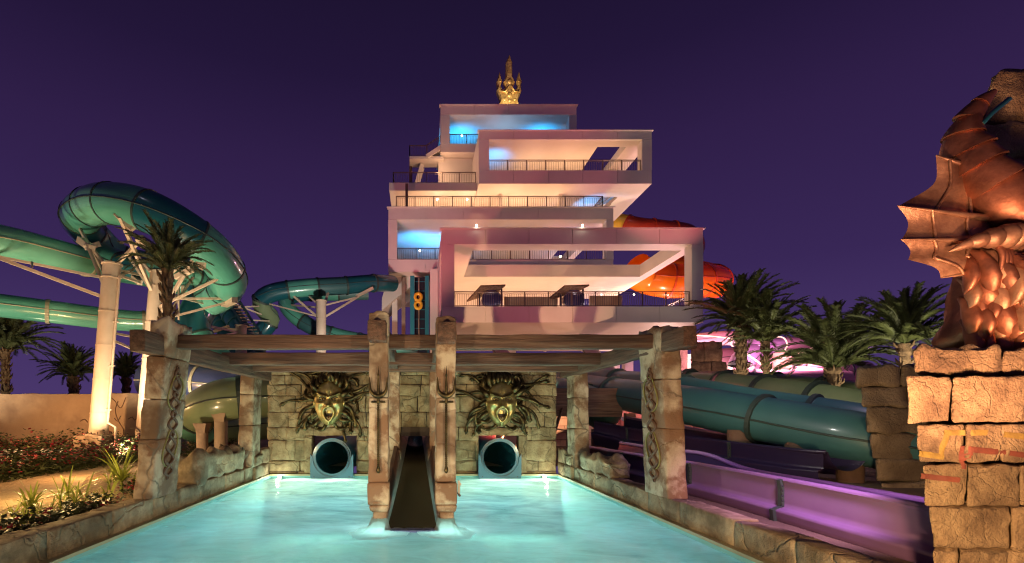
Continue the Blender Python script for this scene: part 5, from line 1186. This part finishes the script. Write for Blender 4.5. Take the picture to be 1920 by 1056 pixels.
palm('short round palm behind the garden wall', 138, 740, 706, 30, 2.15, 3, n=80, rtr=.3, m='leaf_grey')
palm('small palm between the two leaning masts behind the garden wall', 236, 740, 708, 33, 1.85, 4, n=70, rtr=.26, m='leaf_grey')
palm('tallest palm just beside the tower behind the rock pier', 1390, 720, 612, 24, 2.7, 5, lean=-.2, n=84, rtr=.27, m='leaf')
palm('palm with long bare stems next to the tallest one', 1437, 720, 640, 23, 2.35, 6, lean=.15, n=62, rtr=.14)
palm('wide bushy palm behind the brick planter edge', 1563, 728, 690, 21, 3.1, 7, n=80, rtr=.26)
palm('palm with fountain crown behind the tan block wall', 1697, 700, 645, 17, 2.05, 8, n=78, rtr=.17, m='leaf')
# flowering hedge along the path (nobody could count its leaves)
def leafmass(name, label, spots, m_list, seed, n_each, size, cat='hedge'):
    """spots: list of (x, y, z0, rx, ry, rz)"""
    rnd = random.Random(seed); mb = MB()
    for (x, y, z0, rx, ry, rz) in spots:
        for k in range(n_each):
            while True:
                q = Vector((rnd.uniform(-1, 1), rnd.uniform(-1, 1), rnd.uniform(0, 1)))
                if .25 < q.length < 1.0 + .12 * math.sin(k): break
            p = Vector((x + q.x * rx, y + q.y * ry, z0 + q.z * rz)); nz_ = noise.noise(p * 1.7)
            mb.cur = 0
            if len(m_list) > 1 and nz_ > .06 and q.z > .35 and rnd.random() < .34: mb.cur = 1
            if len(m_list) > 2 and nz_ < -.05 and q.z > .45 and rnd.random() < .22: mb.cur = 2
            a = rnd.uniform(0, 6.28); s_ = size * rnd.uniform(.6, 1.25); d = Vector((math.cos(a), math.sin(a), rnd.uniform(-.5, .8))).normalized(); w_ = d.cross(Vector((rnd.uniform(-.5, .5), rnd.uniform(-.5, .5), 1))).normalized() * s_ * .38
            mb.add([p, p + d * s_ * .5 + w_, p + d * s_, p + d * s_ * .5 - w_], [(0, 1, 2, 3)])
        mb.cur = 0
    return mb.build(name, [M[m] for m in m_list], label=label, cat=cat, kind='stuff')
sp = []
random.seed(8)
for k in range(26):
    t_ = k / 25; px = -150 + 420 * t_; pyb = 925 - 62 * ((px + 150) / 420) ** .8; Y = (H - GZ) * F / (pyb - HZ)
    sp.append((PX(px, Y), Y + .6, GZ, .62 + .02 * Y, .75, random.uniform(.55, .95)))
for k in range(20):
    px = -150 + 420 * k / 19; Y = 20.6 - .2 * (k % 3); sp.append((PX(px, Y), Y, GZ, .8, .8, random.uniform(.7, 1.15)))
leafmass('flower_hedge', 'long hedge of red flowering shrubs between the sand path and the garden wall', sp, ['leaf', 'flower', 'flower_pink'], 3, 420, .13)
sp = []
for k in range(16): y = 5.8 + k * .19 * 1.0; sp.append((-5.42 - .1 * (k % 3), y, GZ, .26, .2, random.uniform(.22, .40)))
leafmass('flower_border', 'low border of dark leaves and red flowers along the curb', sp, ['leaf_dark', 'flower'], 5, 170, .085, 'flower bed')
sp = [(-5.5 - .35 * (k % 3), 9.9 + k * .33, GZ, .35, .3, random.uniform(.3, .55)) for k in range(12)]
leafmass('flower_border', 'dark low shrubs behind the left front column beside the curb', sp, ['leaf_dark', 'flower'], 6, 160, .09, 'flower bed')
sp = [(PX(x, 26), 26, GZ, .9, .8, .9) for x in (1490, 1515, 1530)]; leafmass('shrub', 'low shrub in front of the pink lights by the bushy palm', sp, ['leaf_dark', 'flower'], 7, 220, .16, 'shrub')
sp = [(PX(x, Y), Y, GZ, .8, .7, h_) for x, Y, h_ in ((350, 20, .6), (385, 21, .9), (430, 21, .7), (455, 20, .6), (300, 21, .8))]; leafmass('shrub', 'dark shrubs growing among the pillars of the olive tube', sp, ['leaf', 'flower'], 9, 260, .14, 'shrub')
# lilies with strap leaves
def blade_mesh(seed, L_, bend, w_=.035):
    mb = MB(); n = 7; vs = []
    for i in range(n + 1):
        t_ = i / n; y = L_ * bend * t_ ** 2; z = L_ * (t_ - .45 * bend * t_ ** 2.4); ww = w_ * (math.sin(math.pi * (t_ * .85 + .12)) ** .7) * (1 if i < n else .05)
        vs += [(-ww, y, z), (0, y - ww * .35, z - ww * .2), (ww, y, z)]
    fs = [(i * 3 + j, i * 3 + j + 1, i * 3 + j + 4, i * 3 + j + 3) for i in range(n) for j in range(2)]
    me = bpy.data.meshes.new('leaf'); me.from_pydata(vs, [], fs); me.polygons.foreach_set('use_smooth', [True] * len(fs)); me.materials.append(M['leaf_bright']); me.update(); return me
BL = [blade_mesh(k, 1.0, b_) for k, b_ in enumerate((.15, .4, .7, 1.0))]
def lily(label, px, py, size, n, seed, stem=True):
    Y = (H - GZ - .01) * F / (py - HZ); rnd = random.Random(seed); root = empty('strap_leaf_lily', (PX(px, Y), Y, GZ + .006), label, 'plant', 'strap leaved lilies in the planting bed')
    h0 = size * .22 if stem else 0
    if stem: MB().tube([(PX(px, Y), Y, GZ), (PX(px, Y), Y, GZ + h0)], [.035, .028], 7).build('stem', M['leaf_bright'], root)
    for i in range(n):
        f = i / n; az = i * 2.4 + rnd.uniform(-.3, .3); Mx = Matrix.Translation((0, 0, h0)) @ Matrix.Rotation(az, 4, 'Z') @ Matrix.Rotation(-R(8 + 48 * f + rnd.uniform(-6, 6)), 4, 'X') @ Matrix.Scale(size * rnd.uniform(.65, 1.05), 4)
        inst('leaf', BL[min(3, int(f * 3.4 + rnd.random() * .7))], root, Mx)
    return root
for lab, px, py, s_, n, st in (('largest bright lily clump next to the left front column', 228, 922, .80, 22, True), ('tall lily rising behind the largest clump', 214, 905, .62, 14, True), ('small lily at the foot of the left front column', 246, 920, .45, 9, False),
     ('sparse lily with two long arching leaves in the middle of the bed', 158, 948, .62, 7, False), ('bright lily left of the two arching leaves', 128, 944, .52, 15, True), ('thin upright lily beside the bright one', 113, 950, .45, 7, True),
     ('lily with fan of pale leaves near the path bend', 60, 965, .48, 16, True), ('slim lily standing beside the pale fan', 50, 968, .45, 8, True), ('low lily at the near end of the bed', 24, 978, .42, 10, False), ('low lily behind the red flowers nearest the pool corner', 72, 972, .34, 7, False),
     ('short lily between the arching leaves and the column', 200, 936, .38, 8, False), ('small lily sprouting by the bend of the path', 178, 942, .36, 7, False), ('lily leaning over the dark border leaves', 96, 962, .34, 7, False),
     ('bright lily just behind the left front column', 345, 905, .66, 18, True), ('lily under the olive tube beside the column', 362, 893, .52, 14, True), ('low lily between the column and the fluted rock', 352, 915, .36, 9, False), ('pale lily at the path edge left of the largest clump', 204, 918, .44, 12, True), ('thin lily between the bright one and the arching leaves', 142, 955, .40, 9, True), ('lily tuft close to the curb behind the red border', 118, 968, .36, 9, False), ('lily tuft in front of the fan of pale leaves', 46, 985, .40, 10, False), ('far lily beside the white mast foot', 238, 893, .40, 10, False)):
    lily(lab, px, py, s_ * 1.2, int(n * 1.25), hash(lab) % 97 if False else len(lab) * 7 + px, st)
# ================================================================ REMAINING LAMPS
# front of the tower: floodlights on the ground behind the wall
lamp('SPOT', (3, 18.5, 1.2), 2900, (1.0, .13, .17), (7, 38, 13), .3, 75, .6)
lamp('SPOT', (13, 19, 1.2), 2300, (1.0, .13, .17), (12, 38, 13), .3, 75, .6)
# added red floods in midair at either side, for the upper frames
lamp('SPOT', (-9.0, 27.0, 5.5), 6500, (1.0, .15, .17), (7, 45, 23), .2, 46, .6)
lamp('SPOT', (23, 21, 7.0), 6000, (1.0, .15, .17), (11.5, 45.5, 27.5), .2, 27, .6)
# undersides and interiors
for x, y, z, tx, ty, tz, e, c in ((6, 38, 1.5, 8, 40, 9, 420, PEACH), (15, 38, 1.5, 13, 40, 9, 420, PEACH)): lamp('SPOT', (x, y, z), e, c, (tx, ty, tz), .3, 140, .5)
for x in (5, 10, 15): lamp('POINT', (x, 39.5, zAf + .5), 250, PEACH, size=.3)
for x in (4, 9, 14): lamp('POINT', (x, 45.5, zAf + .6), 240, PEACH, size=.3)
for x in (4.5, 9, 13): lamp('POINT', (x, 48, z3f + .6), 120, PEACH, size=.3)
for x, y in ((-.5, 46.5), (2.0, 47), (14, 46)): lamp('SPOT', (x, y, z3f + .4), 1300, CYAN, (x + .5, y + 1.5, z3c), .2, 105, 1.0)
for x in (11, 15, 18.5): lamp('POINT', (x, 48, z2f + .5), 150, PEACH, size=.3)
lamp('SPOT', (7.4, 46.5, z2f + .4), 620, CYAN, (7.4, 47.5, z2c), .2, 90, 1.0)
for x, y in ((0, 48.5), (5, 48.0), (10, 48.0), (2.5, 46), (8, 46), (13, 46.3)): lamp('POINT', (x, y, z31 + .5), 150, PEACH, size=.3)
lamp('SPOT', (15.5, 47, z31 + .3), 900, CYAN, (18, 48.5, z20), .2, 80, 1.0)
for x in (4.5, 13): lamp('SPOT', (x, 51.5, z4f + .4), 900, CYAN, (x, 53.0, z4c), .2, 130, 1.0)
lamp('POINT', (9, 51, z4f + .5), 90, (.5, .7, 1), size=.3)
lamp('POINT', (2, 47.5, zC1 + .6), 170, PEACH, size=.3); lamp('POINT', (2.2, 48.5, zC1 + 3.0), 80, PEACH, size=.3)
lamp('SPOT', (9.5, 49.6, z41 + .2), 1000, (1, .8, .5), (PX(956, 52), 52, z41 + 3), .2, 90, .5)
lamp('SPOT', (-1.5, 40.5, 3), 1200, PEACH, (-1, 44.5, 14), .3, 80, .6)
# strong lamp behind the pool wall, cut into patches by an added unseen screen
lamp('SPOT', (3.2, 18.2, .8), 9500, PEACH, (9.5, 34, 7.6), .02, 52, .35)
tb = empty('shadow_screen', (4.6, 19.9, GZ), 'added unseen timber screen behind the pool wall shaping light patches on the tower', 'shadow_screen')
for a_, b_ in (((3.4, 1.0), (3.9, 2.1)), ((4.0, 1.2), (4.25, 2.3)), ((4.6, .9), (4.75, 2.2)), ((5.0, 1.1), (4.9, 2.4)), ((5.5, 1.0), (5.9, 2.3)), ((3.0, .4), (3.1, 2.3)), ((6.2, .4), (6.3, 2.3)), ((3.5, .5), (4.6, 1.0)), ((4.4, 1.5), (5.4, 1.15)), ((5.2, 1.5), (6.4, 1.3)), ((2.6, 1.0), (3.3, 1.5)), ((3.62, 1.3), (3.55, 2.2)), ((4.42, 1.2), (4.6, 2.2)), ((4.9, 1.2), (5.25, 2.2)), ((5.6, 1.2), (5.3, 2.2))):
    MB().bar((a_[0], 19.9, a_[1]), (b_[0], 19.9, b_[1]), .27 + .12 * (a_[0] % 1), .05).build('shadow_board', M['wood_y'], tb)
for x0_, x1_, z0_, z1_ in ((.4, 3.30, 1.92, 3.1), (3.38, 6.1, 1.94, 3.1), (6.1, 8.4, 1.92, 3.1)): MB().box(x0_, x1_, 19.95, 20.0, z0_, z1_).build('shadow_panel', M['wood_x'], tb)
# orange bowl
lamp('SPOT', (22, 43, 6), 5000, (1, .75, .4), (24, 48, 15), .3, 80, .6); lamp('POINT', (25.5, 51, PZ(527, 50)), 500, (1, .7, .35), size=.3)
# left slides: floods at the foot of the masts
lamp('SPOT', (-10.5, 17.0, .6), 6200, (1, .86, .58), (-11.5, 21.5, 9), .3, 100, .7)
lamp('SPOT', (-12.4, 19.2, .6), 1350, (1, .76, .46), (-13.6, 20.9, 8.0), .3, 100, .7)
lamp('SPOT', (-21, 17.0, .6), 3000, (1, .86, .58), (-20, 22, 8.5), .3, 100, .7)
lamp('SPOT', (-5, 30, 4), 3600, (1, .9, .75), (-8, 39, 11), .3, 100, .7)
lamp('POINT', (-8.2, 15.3, .7), 130, WARM, size=.15)
lamp('SPOT', (-15.8, 19.4, .5), 300, AMB, (-15.0, 20.6, 6), .1, 60, .6)
lamp('SPOT', (-12.4, 18.3, .9), 1700, (1, .88, .62), (-9.3, 24, 7.4), .2, 70, .8)
for x_ in (5.3, 11.4): lamp('POINT', (x_, 35.3, zAf + .5), 30, (1, .85, .9), size=.1)  # added points brightening the purple slide mouths on the terrace
lamp('SPOT', (-2.2, 3.0, .5), 300, (1.0, .72, .40), (-4.9, 8.6, 1.6), .1, 80, .9)
# added points of light brightening the path, lilies and garden wall
lamp('POINT', (-9.0, 12.8, 1.3), 190, AMB, size=.12); lamp('POINT', (-15.0, 17.5, 2.2), 900, AMB, size=.15); lamp('POINT', (-7.3, 9.6, 1.3), 200, (1, .66, .25), size=.08); lamp('POINT', (-7.2, 6.9, 1.3), 170, (1, .66, .25), size=.08)
# far pink area
lamp('POINT', (30, 44, 4.5), 6000, PINK, size=.5); lamp('POINT', (36, 45, 5.5), 5000, PINK, size=.5); lamp('POINT', (31.5, 43, 7.5), 4000, PINK, size=.5); lamp('POINT', (27, 52, 5), 8000, (1, .6, .5), size=.5)
lamp('POINT', (10.2, 24, 2.4), 130, (1, .55, .45), size=.15); lamp('POINT', (9.8, 17.2, 1.0), 120, (1, .3, .35), size=.2)
lamp('SPOT', (5.2, 6.3, 2.8), 520, (.95, .50, .95), (6.1, 7.6, .5), .15, 88, .8)
lamp('SPOT', (5.3, 10.6, 2.4), 90, (.8, .5, 1.0), (6.1, 11.5, .6), .15, 90, .8)
lamp('SPOT', (4.9, 10.5, 4.2), 520, (1, .95, .85), (9.5, 15.5, 2.2), .15, 100, .8)
lamp('SPOT', (13.5, 12.5, 6.5), 320, (.9, .65, .95), (10.5, 16, 2.2), .3, 90, .8)
lamp('SPOT', (8.2, 8.0, .7), 420, (1, .62, .30), (10.8, 11.4, 1.9), .15, 80, .8)
# uplights at the palms
for x, y, e in ((14.5, 20.5, 1900), (18.5, 18.5, 1500), (16.5, 15.2, 800), (-20, 24.5, 800), (-22.5, 24, 600)): lamp('SPOT', (x, y, .5 if y > 16 else 2.6), e, (1, .88, .55), (x + (1.2 if y != 15.2 else .6), y + 2.4, 5.5), .15, 76, .8)
lamp('SPOT', (-6.4, 12.2, .6), 300, (1, .85, .5), (-7.4, 14.4, 6.0), .15, 70, .8)
lamp('SPOT', (21.5, 29.5, .8), 700, (1, .6, .48), (20.5, 33.2, 3.5), .2, 60, .8)
lamp('SPOT', (11.5, 13.0, 6.2), 520, (1, .85, .55), (13.5, 20.5, 3.4), .2, 100, .8)  # added lamp in midair, brightens the olive tubes from above
# sculpture and its base
lamp('SPOT', (5.0, 3.7, 2.95), 120, (1, .52, .34), (6.35, 5.5, 5.2), .1, 80, .9)  # added lamp in midair before the pedestal top, brightens the coil
lamp('SPOT', (3.4, 2.2, .9), 900, (1, .56, .26), (5.6, 5.2, 1.6), .15, 75, .8)
lamp('SPOT', (4.2, 2.6, .8), 1500, (1, .50, .29), (6.2, 5.6, 4.6), .15, 70, .8)
lamp('SPOT', (5.25, 4.62, 2.9), 24, (1, .50, .25), (6.1, 5.5, 4.6), .08, 110, .9)
